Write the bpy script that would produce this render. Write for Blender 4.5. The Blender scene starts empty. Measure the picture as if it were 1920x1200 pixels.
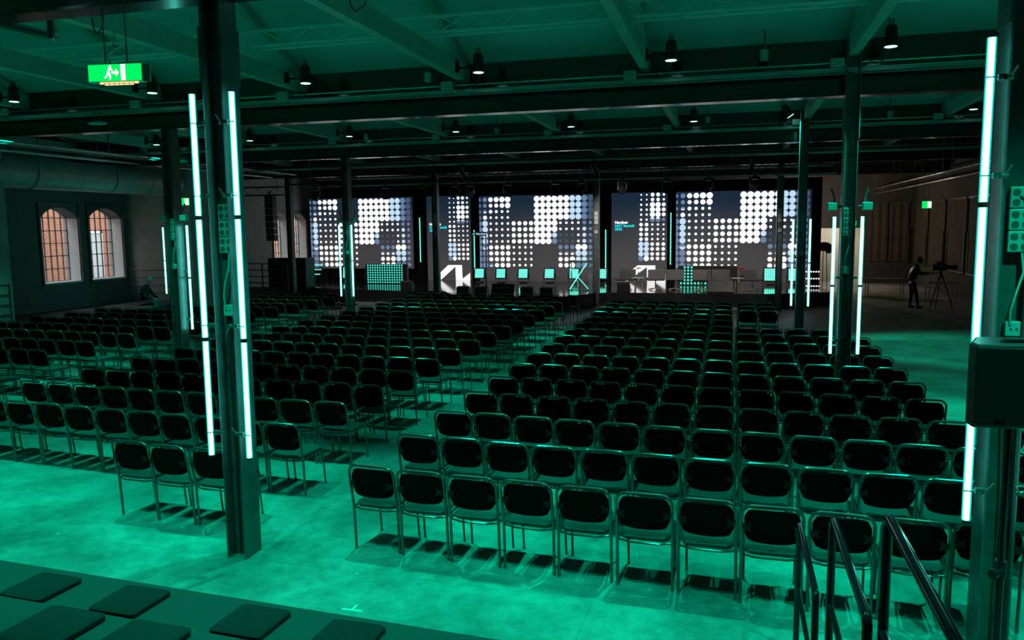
import bpy, math, random
from math import sin, cos, pi, radians, atan, atan2, hypot, sqrt
from mathutils import Vector, Matrix
random.seed(7)
SC = bpy.context.scene
COL = SC.collection

# ---------------------------------------------------------------- camera
F_PX, HZ, ROLL, EYE, YAW = 1520.0, 424.0, 0.0115, 3.0, radians(15.0715)
PITCH = atan((600 - HZ) / F_PX)
cf = Vector((-sin(YAW) * cos(PITCH), cos(YAW) * cos(PITCH), -sin(PITCH)))
cr = Vector((cos(YAW), sin(YAW), 0)); cu = cr.cross(cf)
r2 = cr * cos(ROLL) - cu * sin(ROLL); u2 = cu * cos(ROLL) + cr * sin(ROLL)
cam = bpy.data.objects.new('camera', bpy.data.cameras.new('camera')); COL.objects.link(cam)
M = Matrix((r2, u2, -cf)).transposed().to_4x4(); M.translation = (0, 0, EYE)
cam.matrix_world = M
cam.data.sensor_width = 36.0; cam.data.lens = F_PX * 36.0 / 1920.0
cam.data.clip_start = 0.05; cam.data.clip_end = 300
SC.camera = cam
def px_of(x, y, z):
    d = Vector((x, y, z - EYE)); k = d.dot(cf)
    if k < 0.1: return (-9999, -9999, k)
    return 960 + F_PX * d.dot(r2) / k, 600 - F_PX * d.dot(u2) / k, k

# ---------------------------------------------------------------- light levels
SC.view_settings.view_transform = 'Standard'; SC.view_settings.look = 'None'
SC.view_settings.exposure = 0.0; SC.view_settings.gamma = 1.0
SC.view_settings.use_curve_mapping = False
SC.cycles.use_denoising = True
SC.cycles.max_bounces = 6; SC.cycles.diffuse_bounces = 3; SC.cycles.glossy_bounces = 3
SC.cycles.transparent_max_bounces = 8; SC.cycles.sample_clamp_indirect = 3.0
SC.cycles.caustics_reflective = False; SC.cycles.caustics_refractive = False
W = bpy.data.worlds.new('daylight'); SC.world = W; W.use_nodes = True
W.node_tree.nodes['Background'].inputs[0].default_value = (0.80, 0.90, 1.0, 1)
W.node_tree.nodes['Background'].inputs[1].default_value = 7.5
SPOT_COL = (0.0, 1.0, 0.56)
SPOT_W = {4.5: 680, 7.6: 830, 13.0: 640, 15.8: 280, 21.0: 600}
TUBE_EM = ((0.16, 1.0, 0.87), 11.5)

# ---------------------------------------------------------------- materials
def nmat(name):
    m = bpy.data.materials.new(name); m.use_nodes = True
    nt = m.node_tree; b = nt.nodes['Principled BSDF']
    return m, nt, b
def pmat(name, col, rough=0.6, metal=0.0, noise=0.0, scale=8.0, bump=0.0, spec=0.5):
    m, nt, b = nmat(name)
    b.inputs['Roughness'].default_value = rough; b.inputs['Metallic'].default_value = metal
    b.inputs['Specular IOR Level'].default_value = spec
    b.inputs['Base Color'].default_value = (*col, 1)
    if noise > 0 or bump > 0:
        tc = nt.nodes.new('ShaderNodeTexCoord'); nz = nt.nodes.new('ShaderNodeTexNoise')
        nz.inputs['Scale'].default_value = scale; nz.inputs['Detail'].default_value = 5
        nt.links.new(tc.outputs['Object'], nz.inputs['Vector'])
        if noise > 0:
            cr_ = nt.nodes.new('ShaderNodeValToRGB')
            lo = [max(0, c * (1 - noise)) for c in col]; hi = [min(1, c * (1 + noise)) for c in col]
            cr_.color_ramp.elements[0].color = (*lo, 1); cr_.color_ramp.elements[1].color = (*hi, 1)
            cr_.color_ramp.elements[0].position = 0.3; cr_.color_ramp.elements[1].position = 0.7
            nt.links.new(nz.outputs['Fac'], cr_.inputs['Fac']); nt.links.new(cr_.outputs['Color'], b.inputs['Base Color'])
        if bump > 0:
            bp = nt.nodes.new('ShaderNodeBump'); bp.inputs['Strength'].default_value = bump; bp.inputs['Distance'].default_value = 0.01
            nt.links.new(nz.outputs['Fac'], bp.inputs['Height']); nt.links.new(bp.outputs['Normal'], b.inputs['Normal'])
    return m
def emat(name, col, strength=1.0):
    m, nt, b = nmat(name)
    b.inputs['Base Color'].default_value = (0.02, 0.02, 0.02, 1)
    b.inputs['Emission Color'].default_value = (*col, 1); b.inputs['Emission Strength'].default_value = strength
    return m

def floor_mat():
    m, nt, b = nmat('polished_concrete'); L = nt.links.new
    tc = nt.nodes.new('ShaderNodeTexCoord')
    def noise(s, d=6, r=0.55, dist=0.0):
        n = nt.nodes.new('ShaderNodeTexNoise'); n.inputs['Scale'].default_value = s; n.inputs['Detail'].default_value = d
        n.inputs['Roughness'].default_value = r; n.inputs['Distortion'].default_value = dist
        L(tc.outputs['Object'], n.inputs['Vector']); return n
    def ramp(src, p0, c0, p1, c1):
        r = nt.nodes.new('ShaderNodeValToRGB'); r.color_ramp.elements[0].position = p0; r.color_ramp.elements[1].position = p1
        r.color_ramp.elements[0].color = (*c0, 1); r.color_ramp.elements[1].color = (*c1, 1); L(src, r.inputs['Fac']); return r
    def mix(a, c, fac=None, mode='MULTIPLY', f=1.0):
        x = nt.nodes.new('ShaderNodeMixRGB'); x.blend_type = mode; x.inputs[0].default_value = f
        if fac is not None: L(fac, x.inputs[0])
        L(a, x.inputs[1])
        if isinstance(c, tuple): x.inputs[2].default_value = (*c, 1)
        else: L(c, x.inputs[2])
        return x.outputs[0]
    base = ramp(noise(0.9, 8, 0.62, 0.6).outputs['Fac'], 0.34, (0.21, 0.21, 0.20), 0.64, (0.45, 0.45, 0.43)).outputs[0]
    fine = ramp(noise(7.0, 8, 0.7).outputs['Fac'], 0.32, (0.60, 0.60, 0.60), 0.62, (1, 1, 1)).outputs[0]
    c = mix(base, fine)
    sc = ramp(noise(3.0, 12, 0.8, 1.5).outputs['Fac'], 0.36, (0.55, 0.55, 0.55), 0.42, (1, 1, 1)).outputs[0]
    c = mix(c, sc, f=0.6)
    vo = nt.nodes.new('ShaderNodeTexVoronoi'); vo.inputs['Scale'].default_value = 2.3; L(tc.outputs['Object'], vo.inputs['Vector'])
    sp = ramp(vo.outputs['Distance'], 0.024, (1, 1, 1), 0.034, (0, 0, 0)).outputs[0]
    c = mix(c, (0.9, 0.9, 0.9), fac=sp, mode='MIX')
    mp = nt.nodes.new('ShaderNodeMapping'); mp.inputs['Rotation'].default_value = (0, 0, 0.03); mp.inputs['Location'].default_value = (1.2, 1.47, 0)
    L(tc.outputs['Object'], mp.inputs['Vector'])
    br = nt.nodes.new('ShaderNodeTexBrick'); br.offset = 0.0; br.inputs['Scale'].default_value = 1.0
    br.inputs['Brick Width'].default_value = 3.8; br.inputs['Row Height'].default_value = 3.8; br.inputs['Mortar Size'].default_value = 0.008
    br.inputs['Color1'].default_value = (1, 1, 1, 1); br.inputs['Color2'].default_value = (0.9, 0.9, 0.9, 1); br.inputs['Mortar'].default_value = (0.80, 0.80, 0.80, 1)
    L(mp.outputs[0], br.inputs['Vector']); c = mix(c, br.outputs['Color'])
    L(c, b.inputs['Base Color'])
    rr = ramp(noise(1.6, 6).outputs['Fac'], 0.3, (0.34,) * 3, 0.7, (0.55,) * 3); L(rr.outputs[0], b.inputs['Roughness'])
    bp = nt.nodes.new('ShaderNodeBump'); bp.inputs['Strength'].default_value = 0.12; bp.inputs['Distance'].default_value = 0.01
    L(noise(25, 5).outputs['Fac'], bp.inputs['Height']); L(bp.outputs['Normal'], b.inputs['Normal'])
    return m
def brick_mat():
    m, nt, b = nmat('red_brick'); tc = nt.nodes.new('ShaderNodeTexCoord')
    sx = nt.nodes.new('ShaderNodeSeparateXYZ'); cx = nt.nodes.new('ShaderNodeCombineXYZ')
    nt.links.new(tc.outputs['Object'], sx.inputs[0]); nt.links.new(sx.outputs[1], cx.inputs[0]); nt.links.new(sx.outputs[2], cx.inputs[1])
    br = nt.nodes.new('ShaderNodeTexBrick'); br.inputs['Scale'].default_value = 1.0
    br.inputs['Brick Width'].default_value = 0.26; br.inputs['Row Height'].default_value = 0.085; br.inputs['Mortar Size'].default_value = 0.009
    br.inputs['Color1'].default_value = (0.50, 0.15, 0.07, 1); br.inputs['Color2'].default_value = (0.34, 0.10, 0.05, 1); br.inputs['Mortar'].default_value = (0.42, 0.30, 0.22, 1)
    nt.links.new(cx.outputs[0], br.inputs['Vector']); nt.links.new(br.outputs['Color'], b.inputs['Base Color']); b.inputs['Roughness'].default_value = 0.9
    return m
def screen_mat():
    m, nt, b = nmat('led_wall_backdrop'); b.inputs['Base Color'].default_value = (0.01, 0.01, 0.01, 1); b.inputs['Roughness'].default_value = 0.5
    tc = nt.nodes.new('ShaderNodeTexCoord'); sx = nt.nodes.new('ShaderNodeSeparateXYZ'); nt.links.new(tc.outputs['Generated'], sx.inputs[0])
    r = nt.nodes.new('ShaderNodeValToRGB'); e = r.color_ramp.elements
    e[0].position = 0.25; e[0].color = (0.052, 0.048, 0.050, 1); e[1].position = 0.9; e[1].color = (0.010, 0.022, 0.042, 1)
    nt.links.new(sx.outputs[2], r.inputs['Fac']); nt.links.new(r.outputs['Color'], b.inputs['Emission Color']); b.inputs['Emission Strength'].default_value = 1.0
    return m
def glass_mat():
    m = bpy.data.materials.new('window_glass'); m.use_nodes = True; nt = m.node_tree; nt.nodes.clear()
    o = nt.nodes.new('ShaderNodeOutputMaterial'); mx = nt.nodes.new('ShaderNodeMixShader'); t = nt.nodes.new('ShaderNodeBsdfTransparent'); g = nt.nodes.new('ShaderNodeBsdfGlossy')
    g.inputs['Roughness'].default_value = 0.03; t.inputs[0].default_value = (0.94, 0.97, 0.96, 1); mx.inputs[0].default_value = 0.08
    nt.links.new(t.outputs[0], mx.inputs[1]); nt.links.new(g.outputs[0], mx.inputs[2]); nt.links.new(mx.outputs[0], o.inputs[0])
    return m
def sleeve_mat():
    m = bpy.data.materials.new('cyan_bloom_sleeve'); m.use_nodes = True; nt = m.node_tree; nt.nodes.clear()
    o = nt.nodes.new('ShaderNodeOutputMaterial'); mx = nt.nodes.new('ShaderNodeMixShader'); t = nt.nodes.new('ShaderNodeBsdfTransparent'); e = nt.nodes.new('ShaderNodeEmission')
    e.inputs[0].default_value = (0.0, 0.95, 0.80, 1); e.inputs[1].default_value = 1.5; mx.inputs[0].default_value = 0.30; t.inputs[0].default_value = (0.9, 1, 1, 1)  # the sleeve's own emission imitates the cyan bloom round the core
    nt.links.new(t.outputs[0], mx.inputs[1]); nt.links.new(e.outputs[0], mx.inputs[2]); nt.links.new(mx.outputs[0], o.inputs[0]); return m
MT = dict(sleeve=sleeve_mat(),
    floor=floor_mat(), brick=brick_mat(), screen=screen_mat(), glass=glass_mat(),
    ceil=pmat('painted_ceiling_board', (0.62, 0.63, 0.62), 0.8, noise=0.06, scale=1.5),
    timber=pmat('painted_tie_beam', (0.52, 0.55, 0.52), 0.6, noise=0.1, scale=4),
    steel=pmat('dark_painted_steel', (0.12, 0.135, 0.135), 0.38, 0.3, noise=0.25, scale=6, bump=0.1),
    blacksteel=pmat('black_steel_beam', (0.022, 0.024, 0.024), 0.16, 0.1, noise=0.3, scale=5, spec=1.0),
    alu=pmat('aluminium_truss', (0.92, 0.93, 0.92), 0.25, 0.15),
    galv=pmat('galvanised_duct', (0.44, 0.46, 0.45), 0.5, 0.35, noise=0.12, scale=3, bump=0.05),
    pipe=pmat('galvanised_pipe', (0.5, 0.52, 0.52), 0.25, 0.9, noise=0.1),
    wallgrey=pmat('grey_plaster', (0.17, 0.165, 0.17), 0.85, noise=0.12, scale=2.5),
    wallpale=pmat('pale_plaster', (0.42, 0.40, 0.38), 0.85, noise=0.1, scale=2.0),
    walldark=pmat('dark_plaster', (0.06, 0.06, 0.06), 0.85, noise=0.15, scale=2.0),
    sill=pmat('white_painted_reveal', (0.75, 0.75, 0.74), 0.6, noise=0.05),
    chairframe=pmat('grey_chair_tube', (0.17, 0.18, 0.18), 0.24, 0.8, noise=0.08, scale=20),
    seatfab=pmat('black_seat_fabric', (0.062, 0.064, 0.064), 0.9, noise=0.2, scale=60, bump=0.1, spec=0.2),
    backfab=pmat('black_back_shell', (0.0030, 0.0032, 0.0032), 0.8, noise=0.2, scale=40, spec=0.06),
    bracket=pmat('dull_metal_bracket', (0.022, 0.025, 0.025), 0.4, 0.7),
    black=pmat('black_plastic', (0.012, 0.012, 0.013), 0.45, noise=0.2, scale=20),
    blackgloss=pmat('glossy_black_enamel', (0.010, 0.012, 0.018), 0.12, 0.2),
    drape=pmat('black_stage_drape', (0.006, 0.006, 0.007), 0.95, noise=0.3, scale=6),
    stage=pmat('glossy_black_stage_floor', (0.02, 0.02, 0.022), 0.09, 0.0, noise=0.2, scale=3),
    riser=pmat('black_riser_carpet', (0.062, 0.066, 0.066), 0.9, noise=0.12, scale=90, bump=0.1),
    cushion=pmat('black_cushion_fabric', (0.017, 0.018, 0.018), 0.92, noise=0.15, scale=120, bump=0.15),
    plastic=pmat('pale_grey_plastic', (0.52, 0.54, 0.52), 0.5, noise=0.04),
    cable=pmat('white_rubber_cable', (0.5, 0.52, 0.5), 0.5), cabledark=pmat('black_rubber_cable', (0.02, 0.02, 0.02), 0.5),
    socketface=pmat('dark_socket_face', (0.10, 0.12, 0.11), 0.5),
    tube=emat('cyan_led_tube', *TUBE_EM), lens=emat('cyan_lamp_lens', (0.35, 1.0, 0.9), 3.0),
    ledw=emat('led_white', (1.0, 1.0, 1.0), 1.25), ledp=emat('led_pale_blue', (0.55, 0.75, 0.95), 1.0),
    ledb=emat('led_blue', (0.14, 0.22, 0.37), 1.0), ledd=emat('led_dim_blue', (0.06, 0.095, 0.16), 1.0),
    ledcyan=emat('led_cyan_lettering', (0.0, 0.75, 0.85), 1.0), green=emat('green_led', (0.12, 1.0, 0.68), 2.2),
    greensoft=emat('green_led_panel', (0.05, 0.80, 0.58), 1.3),
    exitg=emat('exit_sign_green', (0.0, 0.85, 0.12), 1.1), exitw=emat('exit_sign_white', (1.0, 1.0, 0.85), 2.0), amber=emat('amber_indicator', (1.0, 0.75, 0.32), 1.2),
    skin=pmat('skin', (0.45, 0.28, 0.20), 0.6), jacket=pmat('dark_jacket', (0.03, 0.04, 0.05), 0.8, noise=0.2, scale=15),
    beanie=pmat('pale_knitted_beanie', (0.30, 0.42, 0.38), 0.8, noise=0.2, scale=60), jeans=pmat('blue_jeans', (0.10, 0.15, 0.19), 0.85, noise=0.2, scale=30),
    grey=pmat('grey_upholstery', (0.17, 0.155, 0.15), 0.8, noise=0.1, scale=30), red=pmat('red_petals', (0.75, 0.03, 0.02), 0.6), redpaint=pmat('red_cabinet_paint', (0.7, 0.03, 0.03), 0.4),
    blind=pmat('brown_roller_blind', (0.075, 0.060, 0.045), 0.8, noise=0.25, scale=1.5), wood=pmat('pale_oak', (0.42, 0.31, 0.2), 0.5, noise=0.2, scale=6),
    warmwall=pmat('warm_white_wall', (0.62, 0.58, 0.50), 0.8, noise=0.05), lampwarm=emat('warm_lamp', (1.0, 0.85, 0.62), 6.0), lampcool=emat('corridor_lamp', (1.0, 0.93, 0.80), 60.0),
    acrylic=pmat('clear_acrylic', (0.10, 0.25, 0.22), 0.1), ground=pmat('yard_asphalt', (0.2, 0.2, 0.2), 0.9, noise=0.2), leaf=pmat('green_leaves', (0.05, 0.15, 0.04), 0.7))

# ---------------------------------------------------------------- mesh builder
class MB:
    def __init__(s): s.v = []; s.f = []; s.m = []; s.mi = 0; s.T = None
    def add(s, vs, fs):
        o = len(s.v)
        s.v += [tuple(s.T @ Vector(p)) if s.T is not None else tuple(p) for p in vs]
        for f in fs: s.f.append(tuple(i + o for i in f)); s.m.append(s.mi)
        return s
    def box(s, x0, x1, y0, y1, z0, z1):
        return s.add([(x0,y0,z0),(x1,y0,z0),(x1,y1,z0),(x0,y1,z0),(x0,y0,z1),(x1,y0,z1),(x1,y1,z1),(x0,y1,z1)],
                     [(0,3,2,1),(4,5,6,7),(0,1,5,4),(1,2,6,5),(2,3,7,6),(3,0,4,7)])
    def cyl(s, p0, p1, r0, r1=None, n=12, cap=True):
        r1 = r0 if r1 is None else r1; p0 = Vector(p0); p1 = Vector(p1); d = (p1 - p0).normalized()
        a = d.orthogonal().normalized(); b = d.cross(a); vs = []
        for p, r in ((p0, r0), (p1, r1)):
            for i in range(n): t = 2 * pi * i / n; vs.append(p + a * cos(t) * r + b * sin(t) * r)
        fs = [(i, (i + 1) % n, n + (i + 1) % n, n + i) for i in range(n)]
        if cap: fs += [tuple(range(n))[::-1], tuple(range(n, 2 * n))]
        return s.add(vs, fs)
    def tube(s, pts, r, n=8, closed=False):
        pts = [Vector(p) for p in pts]; N = len(pts); vs = []; fs = []
        t0 = (pts[1] - pts[0]).normalized(); a = t0.orthogonal().normalized()
        for i, p in enumerate(pts):
            if closed: t = (pts[(i + 1) % N] - pts[i - 1]).normalized()
            else: t = (pts[min(i + 1, N - 1)] - pts[max(i - 1, 0)]).normalized()
            a = (a - t * a.dot(t)).normalized(); b = t.cross(a)
            for k in range(n): q = 2 * pi * k / n; vs.append(p + a * cos(q) * r + b * sin(q) * r)
        for i in range(N if closed else N - 1):
            j = (i + 1) % N
            for k in range(n): fs.append((i * n + k, i * n + (k + 1) % n, j * n + (k + 1) % n, j * n + k))
        if not closed: fs += [tuple(range(n))[::-1], tuple((N - 1) * n + k for k in range(n))]
        return s.add(vs, fs)
    def disc(s, c, r, ax=1, n=16, half=None):   # facing -Y when ax == 1, down when ax == 2
        vs = []
        for i in range(n):
            t = 2 * pi * i / n
            vs.append((c[0] + r * cos(t), c[1], c[2] + r * sin(t)) if ax == 1 else (c[0] + r * cos(t), c[1] - r * sin(t), c[2]))
        return s.add(vs, [tuple(range(n))])
    def prism(s, poly, z0, z1):                 # outline in XY
        n = len(poly)
        return s.add([(x, y, z0) for x, y in poly] + [(x, y, z1) for x, y in poly],
                     [tuple(range(n))[::-1], tuple(range(n, 2 * n))] + [(i, (i + 1) % n, n + (i + 1) % n, n + i) for i in range(n)])
    def prismy(s, poly, y0, y1):                # outline in XZ
        n = len(poly)
        return s.add([(x, y0, z) for x, z in poly] + [(x, y1, z) for x, z in poly],
                     [tuple(range(n)), tuple(range(n, 2 * n))[::-1]] + [(i, n + i, n + (i + 1) % n, (i + 1) % n) for i in range(n)])
    def prismx(s, poly, x0, x1):                # outline in YZ
        n = len(poly)
        return s.add([(x0, y, z) for y, z in poly] + [(x1, y, z) for y, z in poly],
                     [tuple(range(n))[::-1], tuple(range(n, 2 * n))] + [(i, (i + 1) % n, n + (i + 1) % n, n + i) for i in range(n)])
    def sph(s, c, r, n=10, sc=(1, 1, 1)):
        vs = []; fs = []; m = n // 2
        for j in range(m + 1):
            ph = pi * j / m
            for i in range(n): t = 2 * pi * i / n; vs.append((c[0] + r * sc[0] * sin(ph) * cos(t), c[1] + r * sc[1] * sin(ph) * sin(t), c[2] + r * sc[2] * cos(ph)))
        for j in range(m):
            for i in range(n): fs.append((j * n + i, (j + 1) * n + i, (j + 1) * n + (i + 1) % n, j * n + (i + 1) % n))
        return s.add(vs, fs)
    def mesh(s, name, mats, smooth=False):
        me = bpy.data.meshes.new(name); me.from_pydata(s.v, [], s.f)
        for m in (mats if isinstance(mats, (list, tuple)) else [mats]): me.materials.append(m)
        if s.m and max(s.m) > 0: me.polygons.foreach_set('material_index', s.m)
        if smooth:
            me.polygons.foreach_set('use_smooth', [True] * len(me.polygons))
            try: me.set_sharp_from_angle(angle=radians(35))
            except Exception: pass
        me.update(); return me
def link(name, me, parent=None, loc=(0, 0, 0), bevel=0.0):
    o = bpy.data.objects.new(name, me); COL.objects.link(o); o.location = loc
    if parent is not None: o.parent = parent
    if bevel > 0:
        b = o.modifiers.new('bevel', 'BEVEL'); b.width = bevel; b.segments = 2; b.limit_method = 'ANGLE'
    return o
def part(name, mb, mat, parent=None, smooth=False, bevel=0.0, label=None):
    o = link(name, mb.mesh(name, mat, smooth), parent, bevel=bevel)
    if label: o['label'] = label
    return o
def tag(o, label, cat, group=None, kind=None):
    o['label'] = label; o['category'] = cat
    if group: o['group'] = group
    if kind: o['kind'] = kind
    return o
def thing(name, label, cat, loc=(0, 0, 0), rz=0.0, group=None, kind=None):
    o = bpy.data.objects.new(name, None); COL.objects.link(o); o.location = loc; o.rotation_euler = (0, 0, rz)
    return tag(o, label, cat, group, kind)
def struct(name, mb, mat, label, cat, smooth=False, bevel=0.0):
    return tag(part(name, mb, mat, None, smooth, bevel), label, cat, kind='structure')
def copy_tree(o, parent=None):
    c = o.copy(); COL.objects.link(c)
    if parent is not None: c.parent = parent
    for ch in list(o.children): copy_tree(ch, c)
    return c
ORD = 'first second third fourth fifth sixth seventh eighth ninth tenth eleventh twelfth thirteenth fourteenth fifteenth sixteenth seventeenth eighteenth nineteenth twentieth'.split()
def arc(cx, cy, r, a0, a1, n): return [(cx + r * cos(a0 + (a1 - a0) * i / n), cy + r * sin(a0 + (a1 - a0) * i / n)) for i in range(n + 1)]
def rrect(x0, x1, y0, y1, r, n=4):
    return (arc(x1 - r, y1 - r, r, 0, pi / 2, n) + arc(x0 + r, y1 - r, r, pi / 2, pi, n) + arc(x0 + r, y0 + r, r, pi, 1.5 * pi, n) + arc(x1 - r, y0 + r, r, 1.5 * pi, 2 * pi, n))

# ================================================================ THE SETTING
XL, XR, YB, YE = -20.3, 8.6, -5.0, 43.0
m = MB(); m.box(XL - .5, XR + .3, YB - .3, YE + 4, -0.2, 0.0)
struct('floor', m, MT['floor'], 'worn concrete floor under the rows of chairs', 'floor')
# ceiling: a low gable over each bay between the cross beams
BAY = [-8.6, -1.3, 6.3, 13.9, 21.75, 29.6, 37.2, 47.2]
m = MB(); prof = []
for a, b in zip(BAY[:-1], BAY[1:]):
    prof += [(a, 5.72), ((a + b) / 2, 5.72 + 0.436 * (b - a) / 2)]
prof.append((BAY[-1], 5.72))
n = len(prof)
poly = prof + [(y, z + 0.25) for y, z in reversed(prof)]
vs = [(XL - .5, y, z) for y, z in poly] + [(XR + .3, y, z) for y, z in poly]; N = len(poly)
fs = []
for i in range(n - 1):
    j = N - 1 - i
    fs += [(i, i + 1, N + i + 1, N + i), (j, N + j, N + j - 1, j - 1), (i, j, j - 1, i + 1), (N + i, N + i + 1, N + j - 1, N + j)]
fs += [(0, N, 2 * N - 1, N - 1), (n - 1, n, N + n, N + n - 1)]
m.add(vs, fs)
struct('ceiling', m, MT['ceil'], 'pale boarded ceiling sloping down to each steel cross beam', 'ceiling')

# window wall: strips round each arched opening
def arch_wall(name, wins, y0, y1, mat, label):
    m = MB(); xa, xb, top = XL - 0.55, XL, 7.6; y = y0
    for (a, b, sill, spring, rise) in wins:
        m.box(xa, xb, y, a, 0, top); m.box(xa, xb, a, b, 0, sill)
        w = (b - a) / 2; R = (w * w + rise * rise) / (2 * rise); k = 14
        pts = []
        for i in range(k + 1):
            yy = a + (b - a) * i / k; pts.append((yy, spring + rise - R + sqrt(max(0, R * R - (yy - a - w) ** 2))))
        for (p, q) in zip(pts[:-1], pts[1:]): m.prismx([(p[0], p[1]), (q[0], q[1]), (q[0], top), (p[0], top)], xa, xb)
        y = b
    m.box(xa, xb, y, y1, 0, top)
    return struct(name, m, mat, label, 'wall')
WALLSPLIT = 25.0
WINS = [(20.30, 21.75, 1.40, 3.40, .34), (22.22, 23.70, 1.40, 3.40, .34), (33.35, 34.65, 1.45, 3.40, .30), (35.05, 36.35, 1.45, 3.40, .30)]
arch_wall('wall_left', WINS[:2], YB - .3, WALLSPLIT, MT['wallgrey'], 'grey plastered wall with two deep arched windows')
arch_wall('wall_left_far', WINS[2:], WALLSPLIT, YE + 4, MT['wallpale'], 'plastered wall with arched windows beside the stage, paled in place of daylight')  # far stretch coloured paler than the near wall to stand in for daylight
def window(i, a, b, sill, spring, rise, label):
    m = MB(); w = (b - a) / 2; R = (w * w + rise * rise) / (2 * rise); x = XL - 0.42; k = 14
    top = lambda yy: spring + rise - R + sqrt(max(0, R * R - (yy - a - w) ** 2))
    t = 0.02
    for j in range(7):                           # upright glazing bars
        yy = a + .02 + (b - a - .04) * j / 6; m.box(x - t, x + t, yy - t * .7, yy + t * .7, sill, top(yy) + .02)
    z = sill + .02
    while z < spring + rise * .6:
        m.box(x - t, x + t, a, b, z - t * .6, z + t * .6); z += 0.40
    pts = [(x, a + (b - a) * q / k, top(a + (b - a) * q / k)) for q in range(k + 1)]
    m.tube(pts, 0.025, 6)
    fr = struct('window_%d' % i, m, MT['steel'], label, 'window')
    g = MB(); g.prismx([(a, sill)] + [(b, sill)] + [(p[1], p[2]) for p in reversed(pts)], x - .004, x + .004)
    part('pane', g, MT['glass'], fr)
    s = MB(); s.box(XL - .54, XL + .05, a - .04, b + .04, sill - .04, sill + .012)
    s.box(XL - .40, XL + .001, b - .006, b + .001, sill, spring); s.box(XL - .40, XL + .001, a - .001, a + .006, sill, spring)
    part('sill', s, MT['sill'], fr)
    s = MB(); s.box(XL + .002, XL + .06, a - .10, a - .04, sill - .1, spring + rise + .12); s.box(XL + .002, XL + .06, b + .02, b + .07, sill - .1, spring + rise + .12); s.box(XL + .002, XL + .05, a - .1, b + .07, spring + rise + .08, spring + rise + .14)
    part('frame', s, MT['steel'], fr)
for i, (wn, lb) in enumerate(zip(WINS, ['arched window onto red brick, nearest the corner pier by the low platform', 'arched window beside the pale pier, with a pale door seen through it',
                                       'arched window behind the hanging speaker column', 'arched window between the far steel column and the first screen'])):
    window(i + 1, *wn, lb)
# pale piers projecting from the window wall
m = MB(); m.box(XL, -17.75, 24.0, 25.6, 0, 6.3)
struct('wall_pier', m, MT['wallpale'], 'pale plastered pier beside the arched windows', 'wall')
m = MB(); m.box(XL, -17.95, 15.2, 16.9, 0, 6.3)
struct('wall_pier', m, MT['wallpale'], 'pale plastered pier at the end of the railing, near the platform start', 'wall')
m = MB(); m.box(XL - .5, XR + .3, YB - .3, YB, 0, 7.6); struct('wall_back', m, MT['walldark'], 'dark wall behind the bleachers', 'wall')
m = MB(); m.box(XR, XR + .3, YB, YE + 4, 0, 7.6); struct('wall_right', m, MT['walldark'], 'dark side wall with brown blinds', 'wall')
# far wall with a lit opening
m = MB(); m.box(XL - .5, 4.05, YE, YE + .3, 0, 7.6); m.box(6.35, XR + .3, YE, YE + .3, 0, 7.6); m.box(4.05, 6.35, YE, YE + .3, 2.72, 7.6)
struct('wall_front', m, MT['walldark'], 'dark far wall beyond the stage with a lit opening', 'wall')
m = MB(); m.box(3.4, 7.2, YE + 2.2, YE + 2.4, 0, 3.4); struct('wall_corridor', m, MT['warmwall'], 'warm white wall lit inside the far opening', 'wall')
m = MB(); m.box(3.4, 7.2, YE + .3, YE + 2.4, 3.2, 3.4); m.box(3.2, 3.4, YE + .3, YE + 2.4, 0, 3.4); m.box(7.2, 7.4, YE + .3, YE + 2.4, 0, 3.4); struct('ceiling_corridor', m, MT['warmwall'], 'pale ceiling and sides of the lit far opening', 'ceiling')
L = thing('ceiling_lamp', 'bright ceiling lamp inside the far opening', 'lamp', (5.2, YE + 1.1, 3.13))
m = MB(); m.box(-.6, .6, -.1, .1, 0, .07); part('housing', m, MT['plastic'], L)
m = MB(); m.box(-.57, .57, -.08, .08, -.012, 0); part('diffuser', m, MT['lampcool'], L)
# outside the windows
m = MB(); m.box(-27.4, -27.0, 8, 60, -.2, 9); struct('exterior_wall', m, MT['brick'], 'red brick wall across the yard, seen through the arched windows', 'wall')
m = MB(); m.box(-27.0, XL - .6, 8, 60, -.4, -.2); struct('ground', m, MT['ground'], 'grey yard ground outside the arched windows', 'ground')
t = thing('service_door', 'pale grey service door in the brick wall outside the second arched window', 'door', (-26.9, 29.3, 0))
m = MB(); m.box(-.06, .02, -.75, .75, -.2, 2.9); part('panel', m, MT['plastic'], t)
m = MB(); m.box(-.1, .05, -.85, -.75, -.2, 3.0); m.box(-.1, .05, .75, .85, -.2, 3.0); m.box(-.1, .05, -.85, .85, 2.9, 3.0); part('frame', m, MT['sill'], t)
t = MB(); t.cyl((-26.8, 31.4, -.2), (-26.8, 31.4, 9), .09); tag(part('drainpipe', t, MT['steel'], smooth=True), 'dark drainpipe on the brick wall outside', 'pipe')

# low platform by the windows
m = MB(); m.box(XL, -17.95, 16.9, 24.0, 0, .55); m.box(XL, -18.2, 25.6, 31.2, 0, .5)
struct('floor_platform', m, MT['walldark'], 'low dark platform along the arched windows', 'platform')

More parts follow.
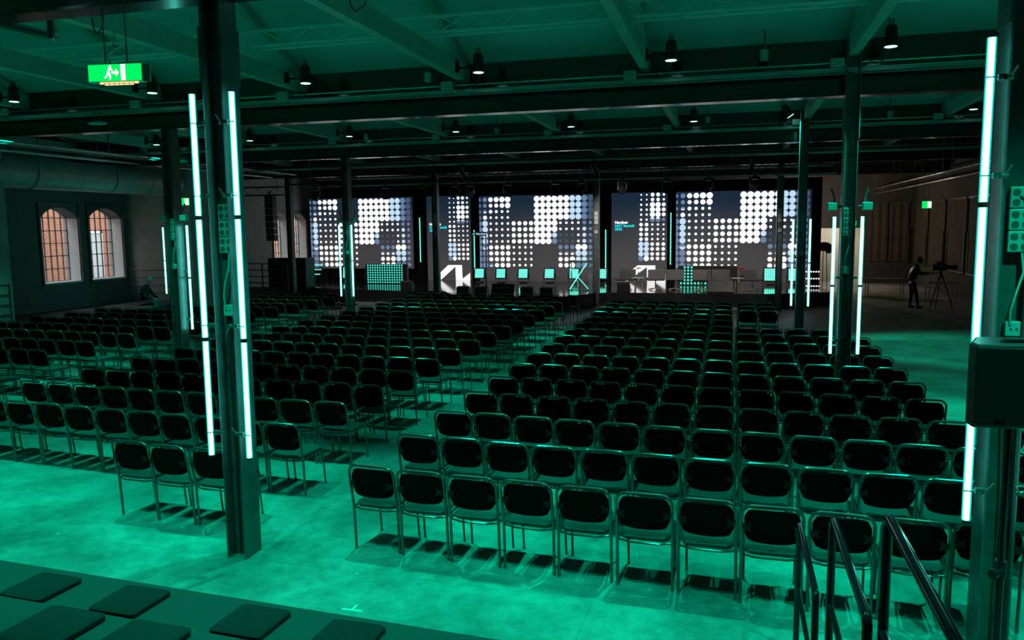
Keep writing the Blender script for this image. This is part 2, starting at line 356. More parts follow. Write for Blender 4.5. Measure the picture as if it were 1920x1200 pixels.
# ---------------------------------------------------------------- steel columns
def column(xc, y0, w=.20, d=.25, top=5.72, near=False):
    m = MB(); t = .016; x0, x1 = xc - w / 2, xc + w / 2
    m.box(x0, x0 + t, y0, y0 + d, 0, top); m.box(x1 - t, x1, y0, y0 + d, 0, top)
    m.box(x0 + t, x1 - t, y0 + d / 2 - .006, y0 + d / 2 + .006, 0, top)
    return m
COLS = [(-4.315, 6.23, 'steel column standing in front of the middle block with three tubes a side', True),
        (1.80, 5.98, 'steel column behind the pole-mounted loudspeaker', True),
        (-10.80, 13.98, 'steel column in the column aisle, the nearer of two along it', True),
        (1.73, 13.30, 'steel column rising among the chairs with two tubes a side', True),
        (-11.02, 22.1, 'steel column in the column aisle nearest the dotted screens', False),
        (1.67, 20.86, 'steel column by the stage corner with two tubes a side', False),
        (-17.25, 22.2, 'steel column by the seated person and the pale pier', False)]
COLS += [(x, 29.5, l, False) for x, l in zip((-17.23, -10.97, -4.74, 1.64), ('unlit steel column beside the hanging speaker column', 'unlit steel column in front of the narrow screen with a cut-off title', 'unlit steel column between the wide middle screen and the titled narrow screen', 'unlit steel column in front of the widest dotted screen'))]
for i, (xc, y0, lb, near) in enumerate(COLS):
    c = struct('steel_column', column(xc, y0, .20 if y0 < 29 else .22), MT['steel'], lb, 'column', bevel=.003)
    if near:
        b = MB()                                  # riveted splice plate near the beam
        for sx in (-1, 1):
            xx = xc + sx * .104; b.box(xx - .008, xx + .008, y0 - .01, y0 + .26, 4.25, 4.72)
            for k in range(6):
                for q in (.05, .19): b.sph((xx + sx * .008, y0 + q, 4.30 + k * .07), .012, 6)
        part('splice_plate', b, MT['steel'], c)
# ---------------------------------------------------------------- cross beams, tie beams, sloping rafters
bl = ['over the bleachers edge', 'above the nearer aisle column', 'above the farther aisle column', 'above the stage front', 'behind the stage screens']
for i, (y, z0) in enumerate(((6.3, 4.95), (13.75, 4.93), (21.65, 4.98), (29.5, 5.0), (37.2, 5.0))):
    h = .36; m = MB(); t = .025
    m.box(XL, XR, y - .13, y + .13, z0, z0 + t); m.box(XL, XR, y - .13, y + .13, z0 + h - t, z0 + h); m.box(XL, XR, y - .012, y + .012, z0 + t, z0 + h - t)
    struct('steel_beam', m, MT['blacksteel'], 'black steel cross beam ' + bl[i], 'beam')
    m = MB(); m.box(XL, XR, y - .02, y + .3, z0 + h, 5.78); struct('trim_%d' % (i + 1), m, MT['blacksteel'], 'black fascia on the cross beam ' + bl[i], 'trim')
    if 0 < i < 4:
        t = thing('cable_tray', 'metal cable tray hung on the cross beam ' + bl[i], 'cable tray', (0, y - .28, z0 + .30), group='cable trays on the cross beams')
        m = MB(); m.box(XL, XR, -.10, .08, 0, .008); m.box(XL, XR, -.10, -.095, 0, .05); part('tray', m, MT['galv'], t)
        m = MB(); m.cyl((XL, -.07, .065), (XR, -.07, .065), .018, n=8); m.cyl((XL, .0, .06), (XR, .0, .06), .012, n=8); part('conduit', m, MT['pipe'], t, True)
        m = MB(); m.cyl((XL, -.02, .16), (XR, -.02, .16), .014, n=8); part('upper_conduit', m, MT['pipe'], t, True)
RAFX = [-20.1, -17.0, -13.85, -10.72, -7.60, -4.47, -1.38, 1.72, 4.85, 7.95]
bays = [(-1.3, 6.3), (6.3, 13.9), (13.9, 21.75), (21.75, 29.6), (29.6, 37.2)]
rn = ['over the bleachers', 'of the first bay', 'of the second bay', 'of the third bay', 'over the stage']
for bi, (a, b) in enumerate(bays):
    for ri, x in enumerate(RAFX):
        m = MB(); m.box(x - .07, x + .07, a + .31, b - .02, 5.47, 5.75)
        t = struct('tie_beam', m, MT['timber'], '%s pale tie beam from the window wall, roof %s' % (ORD[ri], rn[bi]), 'beam')
        t['group'] = 'tie beams ' + rn[bi]
        m = MB(); mid = (a + b) / 2; zt = 5.72 + .436 * (b - a) / 2
        m.prismx([(b - .1, 5.70), (b - .1, 5.58), (mid, zt - .14), (a + .3, 5.60), (a + .3, 5.74), (mid, zt - .02)], x - .05, x + .05)
        part('sloping_rafter', m, MT['timber'], t)

# ---------------------------------------------------------------- truss helper
def truss(L, w=.25, kind='tri', n=None, rc=.022, rb=.008):
    """along +X from 0 to L; apex down for tri"""
    a = MB(); n = n or int(L / .42)
    ch = [(-w / 2, w * .5), (-w / 2, -w * .4), (w / 2, -w * .4)] if kind == 'tri' else [(-w / 2, w / 2), (w / 2, w / 2), (w / 2, -w / 2), (-w / 2, -w / 2)]
    for y, z in ch: a.cyl((0, y, z), (L, y, z), rc, n=7)
    b = MB(); s = L / n; k = len(ch)
    for i in range(n):
        for q in range(k):
            p, r_ = ch[q], ch[(q + 1) % k]
            if (i % 2) == 0: b.cyl((i * s, p[0], p[1]), ((i + 1) * s, r_[0], r_[1]), rb, n=5, cap=False)
            else: b.cyl((i * s, r_[0], r_[1]), ((i + 1) * s, p[0], p[1]), rb, n=5, cap=False)
    return a, b
def ceil_z(y):
    for a, b in zip(BAY[:-1], BAY[1:]):
        if a <= y <= b: return 5.72 + .436 * min(y - a, b - y)
    return 5.72
def put_truss(label, loc, L, w, kind, mat, rz=0, group=None, rc=.022, rb=.008):
    t = thing('lighting_truss', label, 'truss', loc, rz, group); a, b = truss(L, w, kind, rc=rc, rb=rb)
    part('chords', a, mat, t, True); part('bracing', b, mat, t, True)
    m = MB(); [m.cyl((L * q, -w / 2, w * .4), (L * q, -w / 2, ceil_z(loc[1] - w / 2) - loc[2] + .004), .008, n=5) for q in (.04, .35, .65, .96)]; part('hanger', m, MT['steel'], t); return t
put_truss('long aluminium truss crossing the first roof bay above the tie beams', (-16.5, 11.85, 5.97), 25, .25, 'tri', MT['alu'], rc=.027, rb=.012)
put_truss('black lighting truss over the stage front carrying moving heads', (-16.6, 28.6, 4.86), 20.0, .32, 'box', MT['black'])
put_truss('black truss holding the hanging speaker column', (-20.2, 27.6, 4.42), 3.9, .30, 'box', MT['black'])
put_truss('black lighting truss deep over the stage', (-16.6, 33.4, 4.85), 19, .30, 'box', MT['black'])

# ================================================================ CHAIRS
def chair_parts():
    P = {}; xo, r = .226, .0130
    lean = lambda z: -0.075 * max(0, (z - .42)) / .42
    pts = [(-xo, .03, 0), (-xo, .005, .42)]
    for x, z in arc(-xo + .085, .755, .085, pi, pi / 2, 6): pts.append((x, lean(z), z))
    for x, z in arc(xo - .085, .755, .085, pi / 2, 0, 6): pts.append((x, lean(z), z))
    pts += [(xo, .005, .42), (xo, .03, 0)]
    m = MB(); m.tube(pts, r, 8); P['back_frame'] = m.mesh('back_frame', MT['chairframe'], True)
    m = MB(); m.tube([(-xo, .01, .415), (-.12, -.025, .41), (.12, -.025, .41), (xo, .01, .415), (.205, .45, .425), (-.205, .45, .425)], .009, 6, True)
    P['seat_frame'] = m.mesh('seat_frame', MT['chairframe'], True)
    def leg(s):
        m = MB(); m.tube([(s * .205, .49, 0), (s * .203, .44, .43)], .0105, 8); m.cyl((s * .205, .49, 0), (s * .205, .489, .02), .013, n=8); return m.mesh('leg', MT['chairframe'], True)
    P['legl'], P['legr'] = leg(-1), leg(1)
    # seat pad with a rounded rear edge
    out = rrect(-.203, .203, .0, .475, .05, 4); out = [(x, y - (.045 * (1 - (x / .2) ** 2) if y < .1 else 0)) for x, y in out]
    m = MB(); inn = [(x * .94, .22 + (y - .22) * .94) for x, y in out]; k = len(out)
    vs = [(x, y, .425) for x, y in inn] + [(x, y, .440) for x, y in out] + [(x, y, .456) for x, y in out] + [(x, y, .470) for x, y in inn]
    fs = [tuple(range(k))[::-1], tuple(range(3 * k, 4 * k))] + [(j * k + i, j * k + (i + 1) % k, (j + 1) * k + (i + 1) % k, (j + 1) * k + i) for j in range(3) for i in range(k)]
    m.add(vs, fs); P['seat'] = m.mesh('seat', MT['seatfab'], True)
    # backrest shell: bulging outline, curved in plan
    m = MB(); nx = 14; zc = .674; vs = []; fs = []
    for side in (0, 1):
        for i in range(nx + 1):
            u = -1 + 2 * i / nx; x = .208 * u; hw = .128 * max(.50, (1 - abs(u) ** 9) ** .30)
            for v in (-1, -.6, 0, .6, 1):
                z = zc + hw * v + .006 * (1 - u * u) * (1 if v > 0 else -2.6)
                y = lean(z) - .028 * (1 - u * u) + .008 + (.026 if side else 0) - (.006 * (1 - v * v) if side == 0 else -.006 * (1 - v * v))
                vs.append((x, y, z))
    g = lambda s, i, j: s * (nx + 1) * 5 + i * 5 + j
    for i in range(nx):
        for j in range(4):
            fs.append((g(0, i, j), g(0, i + 1, j), g(0, i + 1, j + 1), g(0, i, j + 1))); fs.append((g(1, i, j), g(1, i, j + 1), g(1, i + 1, j + 1), g(1, i + 1, j)))
        fs.append((g(0, i, 0), g(1, i, 0), g(1, i + 1, 0), g(0, i + 1, 0))); fs.append((g(0, i, 4), g(0, i + 1, 4), g(1, i + 1, 4), g(1, i, 4)))
    for j in range(4):
        fs.append((g(0, 0, j), g(0, 0, j + 1), g(1, 0, j + 1), g(1, 0, j))); fs.append((g(0, nx, j), g(1, nx, j), g(1, nx, j + 1), g(0, nx, j + 1)))
    m.add(vs, fs); P['backrest'] = m.mesh('backrest', MT['backfab'], True)
    def br(s):
        m = MB(); q = [(.150, .622), (.166, .655), (.150, .700), (.190, .682), (.216, .690), (.216, .632), (.190, .642)]
        q = [(s * a, b) for a, b in q]; q = q if s < 0 else q[::-1]
        m.prismy(q, lean(.66) - .027, lean(.66) - .018)
        for z in (.64, .685): m.sph((s * .16, lean(.66) - .028, z), .007, 6)
        return m.mesh('bracket', MT['bracket'])
    P['brl'], P['brr'] = br(-1), br(1)
    return P
CP = chair_parts()
def row_y(k, x):
    y = 6.70 + 1.125 * k - .083 * (x + 3.38)
    return y + (.10 if x < -11 else 0)
slots = []                                         # block, row, seat, x, y
for k in range(0, 16):
    n = 15 if k < 4 else (12 if k < 10 else (11 if k < 11 else (7 if k in (11, 12) else 9)))
    for j in range(n):
        x = -3.13 + .498 * j
        if k >= 13 and j >= 7: x += .1
        slots.append(('R', k, j, x))
for k in range(0, 17):
    for j in range(11 if k else 3):
        slots.append(('M', k, j, (-4.80 if k else -4.96) - .497 * j))
for k in range(3, 16):
    for j in range(11 if k <= 10 else 6):
        slots.append(('W', k, j, -12.27 - .497 * j))
cand = []
for (b, k, j, x) in slots:
    y = row_y(k, x) + random.uniform(-.018, .018); rz = random.uniform(-.035, .035) - .045; x += random.uniform(-.006, .006)
    if b == 'R' and k in (0,) and abs(x - 1.80) < .3: y += .10
    u, v, dep = px_of(x, y, .7)
    if u < -70 or u > 1960 or dep < .5: continue
    cand.append((dep, b, k, j, x, y, rz))
cand.sort()
NEAR = cand[:300]; REST = cand[300:]
blk = {'R': ('centre aisle', 'handrail-side block'), 'M': ('centre aisle', 'middle block'), 'W': ('column aisle', 'window-side block')}
first = {}
def build_chair(detail):
    t = bpy.data.objects.new('stacking_chair', None); COL.objects.link(t)
    link('back_frame', CP['back_frame'], t); link('seat', CP['seat'], t); link('backrest', CP['backrest'], t)
    link('seat_frame', CP['seat_frame'], t); link('leg', CP['legl'], t); link('leg', CP['legr'], t)
    if detail: link('bracket', CP['brl'], t); link('bracket', CP['brr'], t)
    return t
for idx, (dep, b, k, j, x, y, rz) in enumerate(NEAR):
    det = idx < 150
    c = copy_tree(first[det]) if det in first else first.setdefault(det, build_chair(det))
    c.location = (x, y, 0); c.rotation_euler = (0, 0, rz)
    rown = 'front' if k == 0 else ORD[k]
    lab = 'black chair %s from the %s, %s row from the bleachers, %s' % (ORD[j], blk[b][0], rown if k else 'first', blk[b][1])
    tag(c, lab, 'chair', 'black stacking chairs in the ' + blk[b][1])
m = MB(); mats = [MT['chairframe'], MT['seatfab'], MT['backfab']]
for (dep, b, k, j, x, y, rz) in REST:
    T = Matrix.Translation((x, y, 0)) @ Matrix.Rotation(rz, 4, 'Z')
    for key, mi in (('back_frame', 0), ('seat_frame', 0), ('legl', 0), ('legr', 0), ('seat', 1), ('backrest', 2)):
        me = CP[key]; m.T = T; m.mi = mi
        m.add([v.co for v in me.vertices], [tuple(p.vertices) for p in me.polygons])
o = part('distant_chairs', m, mats, None, True); tag(o, 'farther rows of black stacking chairs reaching to the stage', 'chairs', 'distant chair rows', 'stuff')

# ================================================================ LED TUBES
TL = 1.05
def clamp_mb(s, far):
    m = MB(); m.box(-.03, .03, -.028, -.022, -.004, .004); m.cyl((0, 0, 0), (s * .06, 0, 0), .007, n=6); m.box(min(s * .045, s * .095), max(s * .045, s * .095), -.02, .02, -.018, .018)
    m.cyl((s * .09, 0, 0), (s * .135, .005, 0), .016, n=8); m.cyl((s * .12, -.01, .01), (s * .15, -.03, -.065 if far else .065), .006, n=6); m.cyl((s * .07, -.035, -.012), (s * .07, .025, -.012), .008, n=6)
    return m
def tube_run(x, y, nseg, side, desc):
    pos = ['lowest', 'second lowest', 'top'] if nseg == 3 else ['lower', 'upper']
    for i in range(nseg):
        z0 = .965 + i * 1.072
        t = thing('led_tube', 'cyan LED tube, %s of %s %s' % (pos[i], {3: 'three', 2: 'two'}[nseg], desc), 'light tube', (x, y, z0), group='vertical cyan LED tubes on the columns')
        m = MB(); m.cyl((0, 0, .012), (0, 0, TL - .002), .0195, n=14); part('light_core', m, MT['tube'], t, True)
        m = MB(); m.cyl((0, 0, .010), (0, 0, TL), .029, n=16, cap=False); part('bloom_sleeve', m, MT['sleeve'], t, True)
        m = MB(); m.cyl((0, 0, -.004), (0, 0, .012), .029, n=14); m.cyl((0, 0, TL - .002), (0, 0, TL + .012), .029, n=14); part('end_cap', m, MT['black'], t)
        for q in ((.18, .80) if nseg == 3 and i == 2 else (.12,) if i else (.22,)):
            c = part('clamp', clamp_mb(side, i % 2), MT['steel'], t, True); c.location = (0, 0, q)
RUNS = [(-4.50, 6.20, 3, 1, 'on the window side of the front column'), (-4.105, 6.19, 3, -1, 'on the aisle side of the front column'),
        (1.587, 5.95, 3, 1, 'on the column behind the loudspeaker'), (2.01, 5.94, 3, -1, 'on the hidden side of the loudspeaker column'),
        (-10.98, 14.20, 2, 1, 'on the window side of the nearer aisle column'), (-10.61, 14.22, 2, -1, 'on the centre side of the nearer aisle column'),
        (1.53, 13.32, 2, 1, 'on the aisle side of the column among the chairs'), (1.93, 13.34, 2, -1, 'on the blind side of the column among the chairs'),
        (-11.22, 22.05, 2, 1, 'on the window side of the farther aisle column'), (-10.84, 22.09, 2, -1, 'on the centre side of the farther aisle column'),
        (1.47, 20.95, 2, 1, 'on the aisle side of the stage corner column'), (1.86, 20.9, 2, -1, 'on the blind side of the stage corner column'),
        (-17.45, 22.2, 2, 1, 'on the window side of the seated person column'), (-17.08, 22.2, 2, -1, 'on the chair side of the seated person column')]
for r_ in RUNS: tube_run(*r_)

# sockets, junction boxes and cables on the lit columns
def socket_stack(x, y, z, desc):
    t = thing('socket_panel', 'pale panel of three stacked four-way sockets on the ' + desc, 'power outlet', (x, y, z), group='four-way socket panels on the columns')
    for k in range(3):
        m = MB(); m.box(-.068, .068, -.045, 0, -.145 * k - .14, -.145 * k); h = part('housing', m, MT['plastic'], t, bevel=.008)
        q = MB()
        for sx in (-.032, .032):
            for sz in (-.037, -.103):
                q.cyl((sx, -.047, sz - .145 * k), (sx, -.044, sz - .145 * k), .024, n=14)
        part('socket', q, MT['socketface'], h)
def junction(x, y, z, desc, s=.05):
    t = thing('junction_box', 'small pale junction box on the ' + desc, 'junction box', (x, y, z), group='junction boxes on the columns')
    m = MB(); m.box(-s, s, -.05, 0, -s, s); part('housing', m, MT['plastic'], t, bevel=.006)
    m = MB(); m.cyl((-.018, -.053, 0), (-.018, -.048, 0), .008, n=8); m.cyl((.018, -.053, 0), (.018, -.048, 0), .008, n=8); part('socket', m, MT['socketface'], t)
for (x, y, d, s) in ((-4.315, 6.35, 'front column', 1), (1.84, 6.09, 'column behind the loudspeaker', 1), (-10.80, 14.09, 'nearer aisle column', .9), (1.73, 13.42, 'column among the chairs', .9), (-11.02, 22.2, 'farther aisle column', .9), (1.67, 20.97, 'stage corner column', .9)):
    socket_stack(x, y, 3.22, d); junction(x - .005, y, 2.27 if y > 7 else 2.28, d)
    m = MB(); m.tube([(x + .02, y - .03, 2.80), (x + .03, y - .06, 2.66), (x - .01, y - .07, 2.52), (x - .035, y - .06, 2.40), (x - .03, y - .05, 2.31)], .008, 6)
    tag(part('power_cable', m, MT['cable'], None, True), 'pale cable looping down to the junction box on the ' + d, 'cable', 'cables on the columns')
    m = MB(); m.tube([(x + .0, y - .02, 2.2), (x + .01, y - .05, 1.9), (x + .04, y - .05, 1.4), (x + .03, y - .04, .9), (x + .05, y - .02, .02)], .009, 6); m.tube([(x - .02, y - .02, 2.2), (x - .03, y - .05, 1.95), (x - .01, y - .04, 1.2), (x - .02, y - .02, .02)], .007, 6)
    tag(part('power_cable', m, MT['cabledark'], None, True), 'pair of black cables running down the web of the ' + d, 'cable', 'cables on the columns')
for (x, y, d) in ((-10.97, 29.60, 'unlit column before the cut-off title'), (-4.74, 29.60, 'unlit column before the titled screen'), (1.64, 29.60, 'unlit column before the widest screen')):
    t = thing('socket_panel', 'pale socket panel catching warm light on the ' + d, 'power outlet', (x, y, 3.5), group='four-way socket panels on the columns')
    for k in range(3): m = MB(); m.box(-.07, .07, -.045, 0, -.16 * k - .15, -.16 * k); part('housing', m, MT['plastic'], t, bevel=.008)
    junction(x, y, 2.75, d, .06)
# small work lights clamped above the tubes
for (x, y, d, sgn) in ((1.53, 13.4, 'aisle side of the column among the chairs', -1), (1.97, 13.4, 'blind side of the column among the chairs', 1), (-11.0, 14.1, 'window side of the nearer aisle column', -1), (-10.60, 14.1, 'centre side of the nearer aisle column', 1), (-11.22, 22.2, 'window side of the farther aisle column', -1), (-10.80, 22.2, 'centre side of the farther aisle column', 1)):
    t = thing('flood_light', 'small unlit flood light clamped high on the ' + d, 'lamp', (x, y, 3.24), group='small flood lights clamped on the columns')
    m = MB(); m.box(-.07 + sgn * .03, .07 + sgn * .03, -.06, .05, -.06, .06); part('housing', m, MT['plastic'], t, bevel=.01)
    m = MB(); m.tube([(0, 0, .05), (sgn * .0, .02, .13), (sgn * .05, .02, .28)], .016, 6); m.cyl((-sgn * .10, 0, 0), (0, 0, 0), .02, n=8); part('arm', m, MT['steel'], t, True)

# ================================================================ HALL DOWNLIGHTS
def downlight(x, y, z, label, watts, tilt=0.0, sd=1, grp='cyan downlights under the tie beams'):
    t = thing('spotlight', label, 'spotlight', (x, y, z), group=grp)
    h = MB(); h.T = Matrix.Rotation(tilt, 4, 'Y')
    h.cyl((0, 0, 0), (0, 0, .27), .098, .078, n=18); h.cyl((0, 0, .27), (0, 0, .30), .078, .05, n=18); h.cyl((0, 0, -.004), (0, 0, .02), .104, n=18)
    for a in range(3): h.cyl((-.03 + .03 * a, .02, .3), (-.035 + .03 * a, .02, .39), .007, n=5)
    part('housing', h, MT['black'], t, True)
    l = MB(); l.T = Matrix.Rotation(tilt, 4, 'Y'); l.cyl((0, 0, -.010), (0, 0, -.005), .085, n=18); part('lens', l, MT['lens'], t)
    b = MB(); b.T = Matrix.Scale(sd, 4, (1, 0, 0)); b.box(-.36, -.07, -.02, .0, .07, .10); b.box(-.36, -.07, .03, .05, .09, .11); b.box(-.38, -.35, -.05, .07, .02, .2); part('arm', b, MT['black'], t)
    c = MB(); c.tube([(-.02, .03, .1), (.0, .09, -.02), (-.06, .12, -.16), (-.18, .16, -.2), (-.26, .22, -.12), (-.3, .25, 0)], .008, 5); part('cable', c, MT['cabledark'], t, True)
    if watts > 0:
        ld = bpy.data.lights.new('spot_beam', 'SPOT'); ld.energy = watts; ld.color = SPOT_COL; ld.spot_size = radians(86 if y < 5 else 60); ld.spot_blend = 0.8 if y < 5 else 0.55; ld.shadow_soft_size = .03
        lo = bpy.data.objects.new('spot_beam', ld); COL.objects.link(lo); lo.parent = t; lo.location = (0, 0, -.03); lo.rotation_euler = (0, tilt, 0)
    return t
rows = {4.5: 'over the bleachers', 7.6: 'over the first chairs', 13.0: 'before the long beam', 15.8: 'behind the long beam', 21.0: 'before the far beam'}
for yy, w in SPOT_W.items():
    for ri, x in enumerate(RAFX[:-1]):
        if ri == 0 or (yy < 6 and (x < -15 or x > 6)): continue
        if yy == 21.0 and abs(x - 1.72) < .1: downlight(x - .38, yy, 5.56, 'black spotlight tilted sideways, seventh from the window wall in the fifth row', w, -.6, -1); continue
        downlight(x + (.97 if 7 < yy < 8 else .45), yy, 5.36 if 7 < yy < 8 else 5.50 if yy < 20 else 5.53, 'black spotlight with cyan lens, %s from the window wall, %s' % (ORD[ri - 1], rows[yy]), w, 0.0, 2.5 if 7 < yy < 8 else 1)

# ceiling clutter: sensors and boxes
for (x, y, z, d) in ((-5.05, 13.4, 5.62, 'above the middle block'), (.45, 13.4, 5.64, 'above the handrail-side block'), (-6.1, 21.3, 5.62, 'over the far middle rows'), (-9.9, 21.3, 5.6, 'over the column aisle far end'), (-.6, 21.3, 5.66, 'over the far end of the handrail-side block'), (3.6, 21.3, 5.6, 'beyond the last chairs')):
    t = thing('ceiling_sensor', 'small pale cylindrical fitting hanging ' + d, 'sensor', (x, y, z), group='pale cylinders hanging from the ceiling')
    m = MB(); m.cyl((0, 0, -.16), (0, 0, 0), .06, n=14); part('body', m, MT['plastic'], t, True); m = MB(); m.cyl((0, 0, 0), (0, 0, .3), .012, n=6); part('stem', m, MT['steel'], t)
for yy, zz in ((13.36, 5.36), (21.26, 5.42)):
    for ri, x in enumerate(RAFX[1:9]):
        t = thing('junction_box', 'pale junction box under the %s tie beam, %s beam' % (ORD[ri + 1], 'long' if yy < 15 else 'far'), 'junction box', (x - .22, yy, zz), group='junction boxes along the cable trays')
        m = MB(); m.box(-.10, .10, -.05, .05, -.05, .08); part('housing', m, MT['plastic'], t, bevel=.01)
        m = MB(); m.box(-.05, .05, -.056, -.05, -.03, .04); part('cover', m, MT['galv'], t)
        if ri % 2 == 0:
            m = MB(); m.tube([(.08, -.02, 0), (.16, -.06, -.10), (.3, -.05, -.16), (.42, -.02, -.05)], .008, 5); part('cable', m, MT['cable'], t, True)
t = thing('ceiling_lamp', 'unlit oval pale lamp hanging below the long beam near the window side', 'lamp', (-11.6, 13.1, 5.02))
m = MB(); m.sph((0, 0, 0), .17, 14, (1.2, .8, .2)); part('shade', m, MT['plastic'], t, True); m = MB(); m.cyl((-.06, 0, .02), (-.06, 0, .28), .008); m.cyl((.06, 0, .02), (.06, 0, .28), .008); part('hanger', m, MT['steel'], t)

# ducts and pipes on the window side
t = thing('ventilation_duct', 'large round galvanised duct running along the window wall', 'duct', (-18.25, 6.4, 4.56))
m = MB(); m.cyl((0, 0, 0), (0, 19.4, 0), .42, n=32); part('body', m, MT['galv'], t, True)
for k in range(6): m = MB(); m.cyl((0, 1.5 + k * 2.9, 0), (0, 1.56 + k * 2.9, 0), .428, n=32); part('seam_band', m, MT['galv'], t, True)
for k in range(6): m = MB(); m.tube([(-.43, 2.9 * k + 2.8, .9), (-.43, 2.9 * k + 2.8, 0)] + [(x, 2.9 * k + 2.8, z) for x, z in arc(0, 0, .435, pi, 2 * pi, 10)] + [(.435, 2.9 * k + 2.8, .9)], .012, 5); part('hanger', m, MT['steel'], t)
t = thing('cable_ladder', 'cable ladder catching cyan light above the round duct', 'cable tray', (-16.9, 6.4, 5.12))
m = MB(); m.box(-.2, -.18, 0, 22.8, -.04, .04); m.box(.18, .20, 0, 22.8, -.04, .04); part('rail', m, MT['pipe'], t)
m = MB()
for k in range(76): m.box(-.18, .18, k * .3, k * .3 + .03, -.03, -.01)
part('rungs', m, MT['pipe'], t)
m = MB(); m.cyl((.28, 0, .0), (.28, 22.8, 0), .03); m.cyl((-.1, 0, .03), (-.1, 22.8, .03), .025); part('conduit', m, MT['pipe'], t, True)
for k in range(6): m = MB(); m.box(-.2, -.18, 2 + k * 3.6, 2.04 + k * 3.6, 0, .7); m.box(.18, .2, 2 + k * 3.6, 2.04 + k * 3.6, 0, .7); part('hanger', m, MT['steel'], t)
t = MB(); t.cyl((-17.6, 6.4, 5.03), (-17.6, 29, 5.03), .045); tag(part('pipe', t, MT['pipe'], smooth=True), 'slim pipe running between the round duct and the cable ladder', 'pipe')
# angled sprinkler pipe near the first beam
t = thing('ventilation_pipe', 'pale pipe ending in an upright elbow under the nearest beam', 'pipe', (-6.86, 7.2, 5.02))
m = MB(); m.tube([(-3.2, .0, .95), (-1.0, 0, .27), (0, 0, 0)], .045, 10); part('run', m, MT['pipe'], t, True); m = MB(); m.cyl((0, 0, -.03), (0, 0, .46), .05); m.sph((0, 0, 0), .055, 10); part('elbow', m, MT['pipe'], t, True)
# pipes high along the other side
for k, (x, z) in enumerate(((6.3, 4.5), (6.55, 4.32))):
    t = MB(); t.cyl((x, 14.5, z), (x, 42.9, z), .035)
    for q in range(7): t.cyl((x, 16 + q * 4, z), (x, 16 + q * 4, 5.6), .01, n=5)
    tag(part('pipe', t, MT['pipe'], smooth=True), ('higher' if k == 0 else 'lower') + ' of two pipes running away high beside the blinds', 'pipe', 'pipes beside the blinds')

# ================================================================ EXIT SIGNS
def exit_sign(x, y, z, w, h, rz, label, full=True, hang=.9):
    t = thing('exit_sign', label, 'sign', (x, y, z), rz)
    m = MB(); m.box(-w / 2, w / 2, 0, .07, -h / 2, h / 2); part('housing', m, MT['plastic'], t, bevel=.006)
    m = MB(); m.box(-w / 2 + .008, w / 2 - .008, -.004, 0, -h / 2 + .008, h / 2 - .008); f = part('face', m, MT['exitg'], t)
    s = h / .2; p = MB(); Y0, Y1 = -.0075, -.0045
    def q(pts): p.prismy([(a * s, b * s) for a, b in pts], Y0, Y1)
    if full:
        q([(.075, -.085), (.125, -.085), (.125, .085), (.075, .085)])                                   # doorway
        q([(-.035, -.012), (.015, -.012), (.015, -.04), (.05, .0), (.015, .04), (.015, .012), (-.035, .012)])   # arrow
        q([(-.085, .0), (-.06, .0), (-.05, .05), (-.07, .055)]); q([(-.1, -.03), (-.09, -.035), (-.07, .02), (-.078, .03)])
        q([(-.085, .005), (-.065, -.01), (-.095, -.05), (-.125, -.06), (-.125, -.045), (-.1, -.038)]); q([(-.07, .0), (-.055, -.005), (-.045, -.04), (-.05, -.075), (-.065, -.075), (-.062, -.04)])
        q([(-.055, .045), (-.03, .02), (-.022, .03), (-.045, .055)])
        p.sph((-.05 * s, -.006, .068 * s), .013 * s, 8, (1, .25, 1))
    else: q([(.02, -.08), (.11, -.08), (.11, .08), (.02, .08)])
    part('pictogram', p, MT['exitw'], f)
    if not full and hang > 0: m = MB(); m.cyl((-w * .2, .03, h / 2), (-w * .2, .03, h / 2 + hang), .008, n=5); m.cyl((w * .2, .03, h / 2), (w * .2, .03, h / 2 + hang), .008, n=5); part('hanger', m, MT['steel'], t)
    if full:
        m = MB()
        for k in range(8):
            for j in (0, 1):
                if j and k in (0, 7): continue
                xx = -w * .28 + k * w * .09; m.box(xx, xx + w * .075, -.006, .0, -h / 2 - .012 - j * .016 - (.006 if k in (0, 7) else 0), -h / 2 - .001 - j * .016)
        part('indicator', m, MT['amber'], t)
        m = MB(); m.cyl((-w * .2, .03, h / 2), (-w * .2, .03, h / 2 + 1.1), .006, n=5); m.cyl((w * .2, .03, h / 2), (w * .2, .03, h / 2 + 1.1), .006, n=5); part('hanger', m, MT['steel'], t)
        m = MB(); m.box(w / 2, w / 2 + .06, .01, .03, -h / 2, h / 2 - .01); part('side_plate', m, MT['acrylic'], t)
        m = MB(); m.tube([(-.05, .03, h / 2), (-.09, .03, h / 2 + .08), (-.02, .03, h / 2 + .16), (.02, .03, h / 2 + .3)], .006, 5); part('cable', m, MT['cable'], t, True)
exit_sign(-5.10, 6.0, 4.34, .50, .155, radians(8), 'large lit green exit sign hanging under the ceiling near the front column')
exit_sign(-17.9, 23.93, 3.95, .36, .26, radians(20), 'small lit exit sign on the pale pier', False, 0)
exit_sign(7.2, 34.2, 3.63, .34, .28, radians(-8), 'small lit exit sign high beside the brown blinds', False, 3.8)
exit_sign(4.62, 34.6, 2.95, .34, .22, radians(-8), 'small lit exit sign over the lit far opening', False, 4.6)

